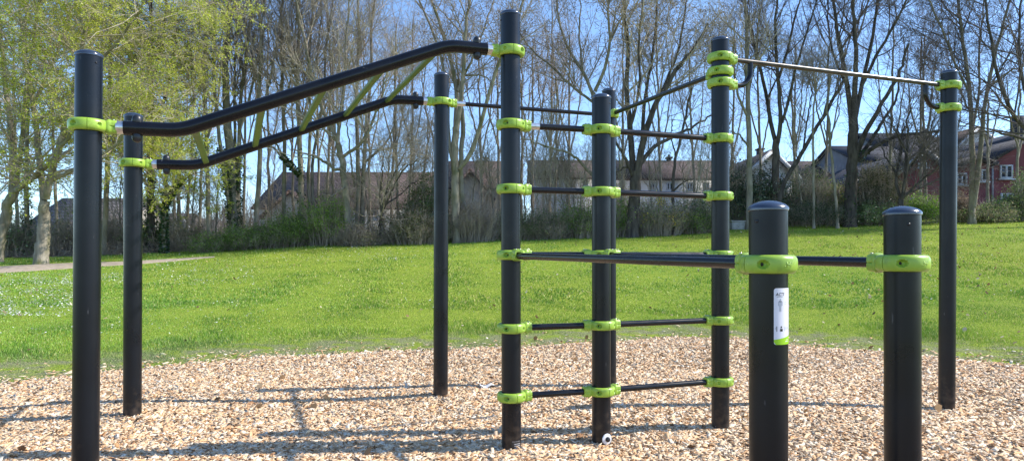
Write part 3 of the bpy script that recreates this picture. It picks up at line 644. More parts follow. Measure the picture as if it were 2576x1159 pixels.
class G3:  # tube geometry gatherer
    def __init__(s): s.V = []; s.F = []; s.n = 0
    def add(s, pts, rad, S):
        V, q = tube_arrays(pts, rad, S, s.n); s.V.append(V); s.F.append(q); s.n += len(V)
    def build(s, name, m, parent=None, smooth=True): return np_mesh(name, np.concatenate(s.V), np.concatenate(s.F), m, parent, smooth=smooth)
def tree(label, Y, limbs, name='bare_tree', bark='bark_mid', twig='twig_brown', dA=1.6, lA=2.6, nB=7, nC=6, nD=3.0, lB=1.2, lC=.6, lD=.32, up=.35, angA=42, flat=0.0, leaf=None, nleaf=0, lsize=.05, group=None, buds=0, budc=((.16, .09, .05), (.2, .13, .07)), ivy=0, tmin=.30, flare=1.3):
    paths = []; rads = []
    for li, (w0, w1, dy, px) in enumerate(limbs):
        n = len(px); yy = np.linspace(0, dy, n)+(Y if li == 0 else Y+np.sign(dy)*.05)
        pts = [P(x, y, q) for (x, y), q in zip(px, yy)]
        if li == 0: 
            b0 = pts[0].copy(); b0[2] = float(terrain(b0[0], b0[1]))-.15
            if pts[0][2]-b0[2] < 4: pts = [b0]+pts if pts[0][2] > b0[2]+.2 else [b0]+pts[1:]
        w1_ = w1
        if px[-1][1] < 45:      # carry on above the picture
            d = pts[-1]-pts[-2]; d = d/np.linalg.norm(d); e = pts[-1]
            for k in range(3):
                d = d+rng.normal(0, .12, 3)+np.array([0, 0, .12]); d /= np.linalg.norm(d); e = e+d*1.1; pts.append(e)
            w1_ = w1*.4
        q = smoothpath(pts); nrm = rng.normal(0, .028, q.shape)*np.linspace(.2, 1, len(q))[:, None]; q[1:-1] += nrm[1:-1]
        r = np.linspace(w0, w1_, len(q))*Y/F/2
        if li == 0: r[0] *= flare*1.25; r[1] *= 1+(flare-1)*.35
        paths.append(q); rads.append(np.maximum(r, .008))
    pts = np.array(paths); rad = np.array(rads)
    base = pts[0, 0]+np.array([0, 0, .1]); root = empty(name, base); tag(root, label, 'tree', group)
    off = base
    g = G3(); g.add(pts-off, rad, 10); g.build('trunk', M[bark], root)
    lens = np.linalg.norm(np.diff(pts, axis=1), axis=2).sum(1)
    pick = lens.copy(); 
    nA = int(dA*lens.sum())
    # level A: none on the lowest part of the trunk
    nC = nC*.62; nB = nB*.85; lA *= 1.2; lB *= 1.3; lC *= 1.35; lD *= 1.35
    A, ra = kids(pts, rad, nA, 0 if len(pts) > 1 else tmin, 1, angA, lA, 9, up, .2, .5, rmax=.05, rmin=.007, flat=flat)
    keep = A[:, 0, 2] > base[2]+tmin*6; A = A[keep]; ra = ra[keep]
    if len(A) < 3: A, ra = kids(pts, rad, max(nA, 5), .3, 1, angA, lA, 9, up, .3, .5, rmax=.05, rmin=.007)
    B, rb = kids(np.concatenate([A]), ra, int(nB*len(A)), .12, 1, 45, lB, 6, up*.8, .3, .6, rmin=.0065, flat=flat)
    C, rc = kids(B, rb, int(nC*len(B)), .1, 1, 45, lC, 4, up*.5, .28, .7, rmin=.0056, decay=.3, flat=flat)
    g = G3(); g.add(A-off, ra, 5); g.add(B-off, rb, 4); g.add(C-off, rc, 3)
    if nD:
        D, rd = kids(C, rc, int(nD*len(C)), .15, 1, 45, lD, 3, up*.3, .2, .8, rmin=.0048, decay=.2, flat=flat); g.add(D-off, rd, 3)
    else: D, rd = C, rc
    br = g.build('branches', M[twig], root, smooth=False)
    if nleaf:
        i = rng.integers(0, len(D), nleaf); t = rng.uniform(.2, 1, nleaf); p, _, _ = interp_pts(D, rd, i, t)
        p = p+rng.normal(0, .035, p.shape)
        leaves_mesh('foliage', p-off, lsize, colmix(nleaf, leaf), M['leaf'], root)
    if buds:
        i = rng.integers(0, len(D), buds); p, _, _ = interp_pts(D, rd, i, rng.uniform(.3, 1, buds))
        leaves_mesh('buds', p-off-[0, 0, .01], .020, colmix(buds, budc), M['leaf'], root, aspect=.6, droop=.7)
    if ivy:
        V = []; i = rng.integers(0, len(pts), ivy) if ivy > 0 else None; t = rng.uniform(0, .62, ivy)**1.2
        p, r, d = interp_pts(pts, rad, i, t); kz = p[:, 2] < P(0, 375, Y)[2]; p = p[kz]; r = r[kz]; d = d[kz]; ivy = len(p); rr = rng.normal(size=(ivy, 3)); rr -= d*np.sum(rr*d, 1, keepdims=True); rr /= np.linalg.norm(rr, axis=1, keepdims=True)
        p = p+rr*(r+rng.uniform(.01, .10, ivy))[:, None]
        leaves_mesh('ivy', p-off, .045, colmix(ivy, [(.02, .05, .012), (.035, .08, .02), (.06, .10, .035)]), M['gloss_leaf'], root, aspect=.8)
    return root
LG = [(.55, .58, .075), (.45, .52, .06), (.62, .62, .15), (.32, .40, .05)]
hb = dict(name='leafy_tree', bark='bark_pale', twig='twig_tan', leaf=LG, up=.12, flat=.55, angA=58, lsize=.030)
tree('leaning pale barked tree budding green, at the far left edge of the lawn', 22.5, [(30, 20, 0, [(-8, 640), (8, 560), (22, 508), (38, 468)]), (17, 8, .8, [(30, 490), (34, 420), (28, 330), (10, 200), (0, 60), (-10, 10)]), (15, 6, -1.5, [(38, 480), (72, 455), (110, 425), (150, 380), (200, 300)]), (12, 5, -1, [(38, 470), (55, 380), (60, 250), (85, 100), (95, 20)])], dA=2.0, lA=2.6, nB=8, nC=6, nD=2, nleaf=26000, tmin=.4, **hb)
tree('large forked tree with a flared pale trunk and spring green leaves by the gravel path', 21.8, [(36, 22, 0, [(103, 660), (106, 620), (110, 560), (113, 505)]), (17, 6, 1, [(110, 510), (103, 440), (97, 370), (82, 250), (60, 120), (50, 20)]), (17, 6, -1, [(116, 500), (124, 452), (140, 390), (168, 320), (190, 200), (215, 80), (225, 15)]), (11, 4, -1.5, [(126, 455), (160, 440), (215, 415), (290, 370), (340, 300)]), (9, 3, 1.5, [(140, 392), (200, 300), (270, 230), (350, 160), (400, 90)]), (8, 3, 0, [(85, 260), (130, 170), (160, 80), (180, 15)]), (8, 3, -1.5, [(190, 200), (260, 150), (330, 60), (360, 10)])], dA=2.4, lA=2.8, nB=8, nC=7, nD=2, nleaf=72000, tmin=.5, **hb)
tree('slim upright tree with green leaves behind the flared pale trunk', 26, [(13, 7, 0, [(68, 640), (66, 520), (66, 400), (72, 250), (60, 100), (65, 20)])], dA=1.6, lA=2.2, nB=7, nC=6, nD=2, nleaf=11000, tmin=.5, ivy=900, **hb)
tree('slender leafy tree just right of the black post nearest the left edge', 25.5, [(14, 8, 0, [(259, 640), (266, 530), (272, 420), (268, 300), (280, 180), (275, 60), (280, 10)]), (7, 3, -1, [(268, 400), (300, 320), (350, 250), (420, 200)]), (7, 3, 1, [(272, 300), (310, 200), (340, 90), (350, 20)])], dA=2.4, lA=3.0, nB=8, nC=7, nD=2, nleaf=36000, tmin=.6, **hb)
tree('leafy tree with a dark ivy clad trunk just right of the short black post', 26, [(20, 10, 0, [(383, 625), (378, 540), (380, 430), (384, 300), (375, 180), (385, 80), (380, 15)]), (9, 3, -1.5, [(380, 330), (415, 250), (435, 160), (445, 70)]), (8, 3, 1, [(380, 300), (350, 200), (320, 100), (310, 20)]), (8, 3, -1, [(378, 220), (405, 140), (415, 60), (420, 10)])], dA=2.6, lA=2.2, nB=8, nC=7, nD=2, nleaf=52000, tmin=.35, ivy=5200, **{**hb, 'bark': 'bark_dark'})
tree('low leafy tree with an ivy wrapped stem, left of the multi stemmed ivy tree', 25.0, [(12, 6, 0, [(412, 632), (411, 570), (415, 500), (420, 420), (428, 360)]), (5, 2, -1, [(413, 520), (440, 470), (480, 440), (510, 430)])], dA=3.2, lA=2.0, nB=8, nC=6, nD=2, nleaf=20000, tmin=.2, ivy=2600, **hb)
bb = dict(bark='bark_mid', twig='twig_brown')
pop = dict(up=.75, angA=34, lA=2.8, lB=1.4, lC=.75, lD=.42, **bb)
tree('straight tree with pale lower trunk, close on the left of the multi stemmed ivy tree', 26, [(12, 7, 0, [(526, 610), (524, 520), (522, 430), (520, 330), (512, 200), (520, 80), (516, 10)]), (6, 3, -1, [(521, 350), (550, 250), (560, 120), (575, 20)])], dA=1.4, nB=7, nC=6, nD=2, tmin=.8, **{**pop, 'bark': 'bark_pale'}, leaf=LG, nleaf=2500, lsize=.035)
tree('multi stemmed bare tree with its base wrapped in dark ivy', 27, [(28, 15, 0, [(592, 590), (588, 540), (584, 470), (580, 390), (570, 280), (565, 150), (572, 20)]), (11, 5, -1, [(583, 560), (572, 480), (558, 400), (545, 280), (535, 130), (545, 15)]), (13, 6, .5, [(597, 560), (600, 460), (601, 380), (604, 250), (622, 120), (632, 10)]), (9, 4, 1, [(590, 480), (592, 380), (588, 250), (596, 100), (590, 10)]), (7, 3, 0, [(602, 330), (630, 240), (650, 140), (662, 20)])], dA=1.5, nB=7, nC=6, nD=2, tmin=.8, ivy=6500, **pop)
tree('straight bare trunk standing at the left end of the brown tiled roof', 26.5, [(14, 9, 0, [(643, 575), (648, 500), (652, 420), (655, 340), (650, 220), (658, 100), (650, 12)]), (6, 3, 1, [(654, 300), (680, 200), (700, 90), (705, 15)])], dA=2.0, nB=7, nC=6, nD=2, tmin=.9, **pop)
tree('slim straight bare tree before the white gable under the brown roof', 27.5, [(12, 7, 0, [(714, 560), (714, 470), (716, 380), (712, 260), (705, 120), (712, 10)]), (6, 3, -1, [(714, 400), (690, 350), (665, 320)]), (6, 3, -1, [(713, 290), (735, 180), (745, 60), (750, 10)])], dA=2.0, nB=7, nC=6, nD=2, tmin=.8, **{**pop, 'bark': 'bark_pale'})
tree('two toned bare tree, dark ivy on its left side and pale bark on its right', 27, [(17, 9, 0, [(762, 600), (759, 510), (755, 420), (752, 330), (745, 200), (755, 80), (748, 10)]), (7, 3, 1, [(753, 350), (775, 250), (800, 130), (810, 10)]), (8, 4, -1, [(754, 440), (715, 400), (690, 372), (664, 366)])], dA=2.2, nB=7, nC=6, nD=2, tmin=.8, ivy=1600, **{**pop, 'bark': 'bark_pale'})
tree('twin stemmed bare tree beside the two toned trunk', 27.5, [(11, 6, 0, [(786, 580), (777, 520), (773, 460), (778, 400), (782, 300), (775, 170), (790, 20)]), (9, 4, .5, [(790, 560), (790, 510), (782, 460), (790, 370), (812, 260), (820, 120), (835, 15)])], dA=2.2, nB=7, nC=6, nD=2, tmin=.7, **pop)
tree('gnarled bare tree with a knobbly brown trunk and long crooked side limbs', 25.5, [(19, 15, 0, [(878, 590), (872, 520), (868, 470), (864, 430), (860, 400), (852, 365)]), (12, 4, .6, [(853, 368), (838, 325), (815, 290), (790, 220), (770, 120), (745, 20)]), (9, 3, -1.2, [(860, 396), (885, 378), (905, 366), (925, 330), (960, 260), (975, 160)]), (9, 3, -1, [(860, 425), (845, 428), (820, 408), (790, 392), (760, 385), (735, 375)]), (9, 4, 0, [(850, 362), (852, 300), (870, 200), (868, 100), (880, 15)]), (5, 2, -1, [(872, 470), (850, 480), (835, 495), (812, 490)])], dA=2.3, lA=2.4, nB=7, nC=6, nD=2, tmin=.45, up=.3, **{**bb, 'twig': 'twig_tan'})
tree('twin trunk bare tree rising behind the brown roof ridge', 27.5, [(13, 7, 0, [(898, 590), (900, 500), (902, 420), (899, 330), (895, 220), (905, 100), (900, 10)]), (12, 6, .5, [(910, 590), (912, 500), (912, 440), (918, 380), (920, 300), (935, 180), (930, 60), (940, 10)]), (5, 2, -1, [(892, 470), (884, 420), (876, 340), (870, 260)]), (7, 3, -1, [(916, 410), (945, 385), (975, 355), (1000, 300)])], dA=2.0, nB=7, nC=6, nD=2, tmin=.8, **pop)
tree('low many stemmed bare tree spreading right, left of the tall thin black post', 25.5, [(11, 6, 0, [(955, 590), (957, 560), (962, 530), (972, 490)]), (6, 2, -1, [(960, 535), (955, 480), (962, 430), (965, 370)]), (6, 2, -1, [(965, 525), (985, 480), (1010, 430), (1050, 400)]), (6, 2, .5, [(960, 530), (975, 470), (978, 400), (1000, 330)]), (5, 2, 1, [(968, 515), (1000, 495), (1040, 460), (1075, 440)]), (5, 2, 0, [(972, 490), (990, 440), (1020, 380), (1035, 310)])], dA=3.2, lA=1.8, nB=7, nC=6, nD=2, tmin=.15, up=.45, **{**bb, 'bark': 'bark_dark'})
tree('tall budding tree with a long leaning limb, right of the tall thin post', 25.8, [(22, 17, 0, [(1148, 600), (1146, 530), (1144, 460), (1143, 390), (1146, 320)]), (13, 6, .6, [(1146, 330), (1150, 230), (1132, 140), (1105, 60), (1090, 10)]), (13, 5, -.5, [(1148, 330), (1160, 250), (1168, 150), (1170, 60), (1180, 10)]), (11, 5, .5, [(1142, 420), (1125, 350), (1128, 250), (1108, 130), (1075, 50), (1060, 10)]), (12, 6, -1.5, [(1155, 425), (1178, 408), (1200, 345), (1222, 265), (1240, 200), (1252, 160), (1290, 80), (1310, 20)]), (7, 3, 1, [(1150, 230), (1200, 120), (1230, 40)]), (6, 2, -1, [(1168, 190), (1215, 190), (1250, 220)])], dA=2.1, lA=2.4, nB=7, nC=6, nD=2, tmin=1.0, up=.3, buds=16000, **{**bb, 'bark': 'bark_mid'})
tree('smaller trunk close on the right of the thick budding tree', 26.5, [(14, 10, 0, [(1164, 600), (1162, 520), (1158, 450), (1160, 380), (1166, 300), (1150, 200)])], dA=1.2, nB=6, nC=5, nD=2, tmin=.8, **{**pop, 'bark': 'bark_pale'})
tree('spreading budding tree whose forked crown shows left of the short middle post', 27.5, [(16, 12, 0, [(1505, 590), (1502, 480), (1495, 380), (1500, 300), (1492, 235)]), (9, 3, .5, [(1492, 240), (1465, 175), (1430, 130), (1405, 60), (1400, 10)]), (9, 3, -.8, [(1496, 230), (1520, 180), (1535, 110), (1530, 20)]), (7, 3, 1, [(1495, 260), (1440, 220), (1390, 170), (1330, 120), (1290, 60)]), (8, 3, -1.2, [(1500, 450), (1478, 430), (1452, 398), (1415, 378), (1370, 368), (1312, 347)]), (6, 2, 1, [(1532, 110), (1560, 50), (1580, 10)]), (6, 2, 1, [(1465, 175), (1455, 90), (1460, 15)])], dA=2.0, lA=2.4, nB=7, nC=6, nD=2, tmin=.9, up=.2, buds=22000, budc=((.22, .15, .09), (.30, .24, .13)), **bb)
tree('big many limbed budding tree between the middle and the right ladder posts', 26.5, [(34, 26, 0, [(1590, 590), (1594, 520), (1598, 470), (1600, 430)]), (17, 6, .5, [(1594, 445), (1588, 380), (1585, 320), (1575, 230), (1580, 120), (1570, 10)]), (19, 6, -.5, [(1602, 440), (1612, 380), (1622, 330), (1650, 260), (1690, 190), (1740, 130), (1780, 60)]), (9, 3, -1, [(1590, 440), (1570, 390), (1545, 350), (1535, 300), (1520, 250)]), (12, 4, .8, [(1606, 420), (1640, 370), (1690, 345), (1740, 320), (1790, 290)]), (10, 4, .8, [(1615, 350), (1620, 250), (1640, 150), (1650, 60), (1655, 10)]), (8, 3, -1, [(1585, 320), (1610, 230), (1605, 130), (1615, 20)]), (8, 3, 1, [(1650, 260), (1700, 150), (1720, 60), (1725, 10)]), (6, 2, 0, [(1600, 425), (1570, 420), (1545, 440), (1530, 480)])], dA=2.0, lA=2.5, nB=7, nC=7, nD=2.5, tmin=.8, up=.3, buds=42000, budc=((.24, .17, .09), (.32, .27, .13), (.20, .13, .07)), bark='bark_dark', twig='twig_tan')
tree('thin dark tree before the white house with the long roof', 27, [(9, 5, 0, [(1693, 560), (1692, 500), (1693, 440), (1700, 390), (1714, 344), (1722, 300), (1740, 220)]), (5, 2, -1, [(1694, 480), (1715, 460), (1745, 450)]), (4, 2, 1, [(1700, 395), (1688, 350), (1690, 300)])], dA=2.4, nB=6, nC=5, nD=2, tmin=.6, up=.3, **{**bb, 'bark': 'bark_dark'})
tree('straight tree with mottled bark right behind the tallest right ladder post', 28, [(17, 12, 0, [(1884, 570), (1886, 480), (1884, 400), (1882, 308), (1878, 200), (1880, 100), (1872, 10)]), (7, 3, -1, [(1882, 300), (1855, 240), (1840, 150), (1850, 50)]), (6, 3, 1, [(1880, 240), (1900, 160), (1905, 60), (1915, 10)]), (6, 2, -1, [(1884, 370), (1860, 340), (1835, 330)])], dA=2.0, nB=7, nC=6, nD=2.5, tmin=1.0, up=.3, **{**bb, 'twig': 'twig_tan'})
tree('dark forked bare tree before the white gable, splitting into a narrow V', 28.5, [(20, 17, 0, [(1947, 560), (1948, 500), (1951, 430), (1953, 350)]), (11, 5, .5, [(1951, 360), (1938, 320), (1930, 250), (1912, 180), (1895, 100), (1875, 10)]), (11, 5, -.5, [(1955, 360), (1966, 310), (1958, 230), (1952, 150), (1950, 60), (1955, 10)]), (8, 3, -1, [(1966, 310), (1985, 250), (2000, 170), (2030, 80), (2050, 15)]), (8, 3, .5, [(1957, 200), (1980, 130), (2000, 40), (2010, 10)]), (5, 2, 1, [(1930, 250), (1960, 180), (1930, 90)])], dA=2.2, nB=7, nC=6, nD=2.5, tmin=1.0, up=.55, bark='bark_dark', twig='twig_dark', lA=2.6)
tree('dark bare trunk leaning far to the right beside the forked V tree', 28, [(13, 7, 0, [(1955, 530), (1966, 470), (1990, 425), (2015, 390), (2045, 335), (2072, 290), (2098, 245), (2130, 190)]), (6, 2, -.5, [(2072, 290), (2085, 230), (2080, 150), (2095, 60)]), (5, 2, 1, [(2020, 380), (2030, 300), (2045, 200)])], dA=2.0, nB=6, nC=6, nD=2.5, tmin=.7, up=.5, bark='bark_dark', twig='twig_dark')
tree('thin straight young tree just right of the trunk leaning far to the right', 27.5, [(7, 4, 0, [(2046, 560), (2046, 480), (2045, 400), (2045, 310), (2050, 200)])], dA=3.4, lA=1.5, nB=6, nC=5, nD=2, tmin=.9, up=.5, bark='bark_mid', twig='twig_brown')
tree('slim crooked bare tree just left of the massive dark tree', 27.5, [(8, 4, 0, [(2106, 560), (2100, 480), (2092, 410), (2088, 340), (2080, 270), (2090, 180)]), (4, 2, .5, [(2090, 380), (2075, 330), (2062, 270)]), (4, 2, .5, [(2088, 340), (2110, 290), (2115, 230)])], dA=3.0, lA=1.7, nB=6, nC=5, nD=2, tmin=.8, up=.5, bark='bark_mid', twig='twig_brown')
tree('massive dark bare tree with several heavy ascending limbs, right of the nearest short post', 28, [(32, 22, 0, [(2137, 560), (2138, 500), (2142, 440), (2144, 370), (2145, 300)]), (14, 5, .3, [(2143, 310), (2132, 220), (2115, 130), (2100, 50), (2095, 10)]), (15, 5, -.3, [(2147, 310), (2150, 220), (2152, 120), (2145, 20)]), (12, 5, .8, [(2150, 300), (2165, 220), (2185, 140), (2200, 60), (2205, 10)]), (14, 5, -1, [(2155, 385), (2172, 340), (2195, 300), (2225, 250), (2260, 190), (2285, 110)]), (11, 4, 1, [(2160, 395), (2190, 355), (2225, 300), (2255, 250), (2260, 200)]), (11, 4, -1.5, [(2158, 400), (2195, 372), (2235, 350), (2280, 338), (2330, 332), (2400, 325)]), (9, 3, -1, [(2165, 220), (2210, 130), (2250, 60), (2275, 10)]), (7, 3, 1, [(2132, 220), (2110, 180), (2085, 100), (2080, 20)])], dA=2.0, nB=7, nC=6, nD=2.5, tmin=1.1, up=.5, lA=2.9, bark='bark_dark', twig='twig_dark', ivy=1200)
tree('low round crowned fruit tree with a short trunk before the red building', 26.5, [(16, 11, 0, [(2264, 545), (2265, 515), (2267, 495)]), (8, 3, .5, [(2266, 500), (2252, 465), (2254, 430), (2268, 380), (2272, 310)]), (9, 3, -.5, [(2268, 500), (2276, 450), (2280, 390), (2282, 320), (2290, 250)]), (7, 2, -1, [(2270, 498), (2310, 460), (2360, 420), (2400, 380)]), (6, 2, 1, [(2270, 490), (2320, 470), (2362, 450), (2420, 440)]), (6, 2, 0, [(2276, 440), (2310, 390), (2340, 330), (2355, 270)]), (5, 2, .8, [(2256, 440), (2225, 390), (2205, 330)]), (5, 2, -.8, [(2280, 380), (2245, 320), (2225, 260)])], dA=3.2, lA=1.9, nB=8, nC=6, nD=2, tmin=.2, up=.55, lB=.9, bark='bark_dark', twig='twig_dark')
tree('twin stemmed bare tree before the red facade, its left pale lit stem', 28.5, [(15, 9, 0, [(2443, 540), (2444, 470), (2446, 400), (2444, 320), (2440, 230), (2425, 130), (2410, 20)]), (13, 6, -.4, [(2448, 520), (2458, 450), (2466, 380), (2470, 320), (2482, 220), (2505, 120), (2535, 20)]), (7, 3, .8, [(2444, 330), (2465, 230), (2460, 120), (2475, 15)]), (6, 2, -1, [(2440, 240), (2400, 160), (2370, 70), (2340, 15)]), (5, 2, 1, [(2442, 290), (2410, 220), (2385, 150)]), (6, 2, -.6, [(2480, 230), (2520, 190), (2560, 170), (2600, 150)])], dA=3.0, nB=8, nC=6, nD=2.5, tmin=.9, up=.45, lA=2.8, bark='bark_mid', twig='twig_dark')
tree('bare tree reaching in from the right edge with long drooping limbs', 26.5, [(24, 16, 0, [(2650, 560), (2640, 450), (2625, 370), (2600, 330)]), (11, 4, -.5, [(2605, 345), (2560, 310), (2530, 260), (2505, 180), (2490, 100), (2480, 20)]), (10, 4, .5, [(2610, 340), (2580, 240), (2560, 140), (2565, 20)]), (9, 3, -1, [(2620, 370), (2560, 345), (2500, 330), (2440, 335)]), (8, 3, 1, [(2600, 320), (2640, 200), (2630, 80), (2640, 10)])], dA=3.2, nB=8, nC=6, nD=2.5, tmin=.6, up=.1, lA=2.8, bark='bark_dark', twig='twig_dark')
for (px_, top, lb) in ((470, 130, 'slim bare tree rising right of the leafy tree crowns'), (820, 40, 'thin bare tree filling the gap left of the gnarled trunk'), (1000, 60, 'slender bare tree seen between the rails and the tall thin post'), (1060, 250, 'short slim bare tree left of the tall thin post'), (1310, 120, 'slender bare tree close behind the tallest centre post'), (1395, 200, 'thin bare tree standing before the left end of the white house roof'), (1800, 110, 'slender bare tree left of the right ladder post'), (1835, 300, 'short thin bare tree just right of the right ladder post'), (2010, 120, 'slender bare tree between the V tree and the massive dark tree'), (2330, 90, 'slender bare tree behind the far right black post')):
    x_ = px_; dr_ = random.uniform(-14, 14)
    tree(lb, 29.5+random.uniform(-.5, 2.5), [(8.5, 3, 0, [(x_, 570), (x_+dr_*.3, 480), (x_+dr_, 380), (x_+dr_*1.4, (380+top)/2), (x_+dr_*.6, top)]), (4, 2, .7, [(x_+dr_, 380), (x_+dr_+16, 300), (x_+dr_+24, max(top, 160))])], dA=2.3, lA=2.3, nB=7, nC=6, nD=2, tmin=1.0, up=.6, bark='bark_mid', twig='twig_brown' if px_ < 1900 else 'twig_dark')
# second row of trees deeper in the wood
for px_ in (455, 500, 612, 675, 735, 800, 835, 930, 985, 1035, 1095, 1215, 1262, 1335, 1380, 1430, 1560, 1660, 1755, 1830, 1915, 2000, 2075, 2225, 2310, 2395, 2490, 2560):
    x_ = px_+random.uniform(-8, 8); top = random.uniform(20, 170) if px_ < 2000 else random.uniform(60, 220); dr_ = random.uniform(-16, 16)
    tree('bare tree standing deeper in the wood behind the front row of trunks', 33+random.uniform(-1.5, 4), [(8.5, 3.5, 0, [(x_, 575), (x_+dr_*.2, 480), (x_+dr_*.5, 380), (x_+dr_*.9, (380+top)/2), (x_+dr_, top)]), (4.5, 2, .7, [(x_+dr_*.4, 400), (x_+dr_*.5+22, 300), (x_+dr_+40, max(top, 100))]), (4.5, 2, -.7, [(x_+dr_*.5, 370), (x_+dr_*.5-25, 280), (x_+dr_-45, max(top, 90))])], dA=1.3, lA=2.7, nB=5.5, nC=6, nD=2, tmin=1.0, up=.5, bark='bark_mid', twig='twig_brown' if px_ < 1900 else 'twig_dark', group='bare trees deeper in the wood')
for px_ in (-20, 45, 145, 225, 310, 440):
    x_ = px_; dr_ = random.uniform(-20, 20)
    tree('green budding tree standing deeper in the wood behind the first leafy trees', 31+random.uniform(-1.5, 3), [(9, 4, 0, [(x_, 620), (x_+dr_*.2, 520), (x_+dr_*.5, 400), (x_+dr_*.9, 250), (x_+dr_, random.uniform(60, 150))])], dA=2.6, lA=2.8, nB=7, nC=6, nD=2, nleaf=13000, tmin=.25, **hb, group='green budding trees deeper in the wood')
# saplings
sap0 = 0
for i in range(34):
    px_ = [1185, 1205, 1222, 1240, 1320, 1338, 1352, 1368, 1380, 1402, 1418, 1430, 1446, 1460, 1548, 1562, 1640, 1660, 1720, 1745, 1765, 1100, 1085, 1040, 930, 835, 680, 545, 480, 448, 300, 330, 1860, 2020][i]
    x_ = px_+random.uniform(-4, 4); h = random.uniform(.55, 1.0); y1 = 560-h*270; dr_ = random.uniform(-22, 22)
    tree('thin bare sapling rising from the undergrowth among the trees', 27.3+random.uniform(-.6, 2.2), [(4.6, 1.6, 0, [(x_, 590), (x_+dr_*.2, 500), (x_+dr_*.6, (560+y1)/2), (x_+dr_, y1)])], name='sapling', dA=3.6, lA=1.3, nB=5, nC=4, nD=1.5, tmin=.15, up=.6, angA=30, bark='bark_mid', twig='twig_tan' if i % 2 else 'twig_brown', group='thin bare saplings in the undergrowth')

# ------------------------------------------------------------------ shrubs
def shrub(label, px, py, Y, w, h, pal, nleaf, name='shrub', lsize=.04, ntw=60, twig='twig_brown', gloss=False, dense=.5, depth=None, lobes=6, cat='shrub', extra=None, shape=None):
    """w, h in picture units at that depth"""
    c = P(px, py, Y); c[2] = float(terrain(c[0], c[1]))-.05; W = w/F*Y/2; H = h/F*Y; Dp = depth or W*.7
    root = empty(name, c); tag(root, label, cat)
    # stems
    n = ntw; a = rng.uniform(0, 2*np.pi, n); r = np.sqrt(rng.uniform(0, 1, n))
    p0 = np.stack([np.cos(a)*r*W*.75, np.sin(a)*r*Dp*.75, np.zeros(n)], -1); p1 = np.stack([np.cos(a)*r*W*1.0+rng.normal(0, .1, n), np.sin(a)*r*Dp+rng.normal(0, .1, n), H*np.sqrt(np.clip(1-.75*r*r, .1, 1))*rng.uniform(.5, 1.04, n)], -1)
    t = np.linspace(0, 1, 7)[None, :, None]; S = p0[:, None]*(1-t)+p1[:, None]*t+np.cumsum(rng.normal(0, .035, (n, 7, 3)), 1)*t
    rs = np.clip(H*.006, .005, .014)*np.linspace(1, .4, 7)[None]*rng.uniform(.6, 1.2, (n, 1))
    B, rb = kids(S, rs, n*7, .2, 1, 50, .45*min(1, H), 4, .3, .35, .7, rmin=.004); C, rc = kids(B, rb, n*22, .1, 1, 50, .22, 3, .2, .3, .8, rmin=.0032)
    g = G3(); g.add(S, rs, 4); g.add(B, rb, 3); g.add(C, rc, 3); g.build('stems', M[twig], root, smooth=False)
    if nleaf:
        # leaf clumps round the twig tips, with gaps
        nc = max(12, int(nleaf/70)); j = rng.integers(0, len(B), nc); q = B[j, -1]
        q = q*np.array([1, 1, 1]); k = rng.integers(0, nc, nleaf); sg = .13*(1+H*.12)
        p = q[k]+rng.normal(0, sg, (nleaf, 3))*np.array([1.1, 1.1, .8]); kk = int(nleaf*.35)
        p[:kk] = interp_pts(C, rc, rng.integers(0, len(C), kk), rng.uniform(0, 1, kk))[0]
        p[:, 2] = np.abs(p[:, 2])+.02
        tone = rng.uniform(.65, 1.3, nc)[k][:, None]; cols = np.clip(colmix(nleaf, pal, jit=.15)*tone, 0, .9)
        leaves_mesh('foliage', p, lsize, cols, M['gloss_leaf' if gloss else 'leaf'], root, aspect=.55)
    if extra:
        npet, pc, ps, bias = extra; j = rng.integers(0, len(B), 40); k = rng.integers(0, 40, npet); p = B[j, -1][k]+rng.normal(0, .12, (npet, 3)); p[:, 2] = np.clip(p[:, 2], .1, None)
        leaves_mesh('blossom', p, ps, colmix(npet, pc), M['leaf'], root)
    return root
DG = [(.09, .15, .045), (.13, .20, .06), (.18, .25, .085)]; MG = [(.14, .23, .045), (.19, .30, .06), (.25, .36, .09)]; BG = [(.22, .36, .06), (.30, .44, .08), (.18, .30, .05)]; OL = [(.27, .26, .14), (.21, .23, .11), (.34, .30, .18)]; HO = [(.04, .07, .03), (.06, .10, .045), (.16, .2, .13)]
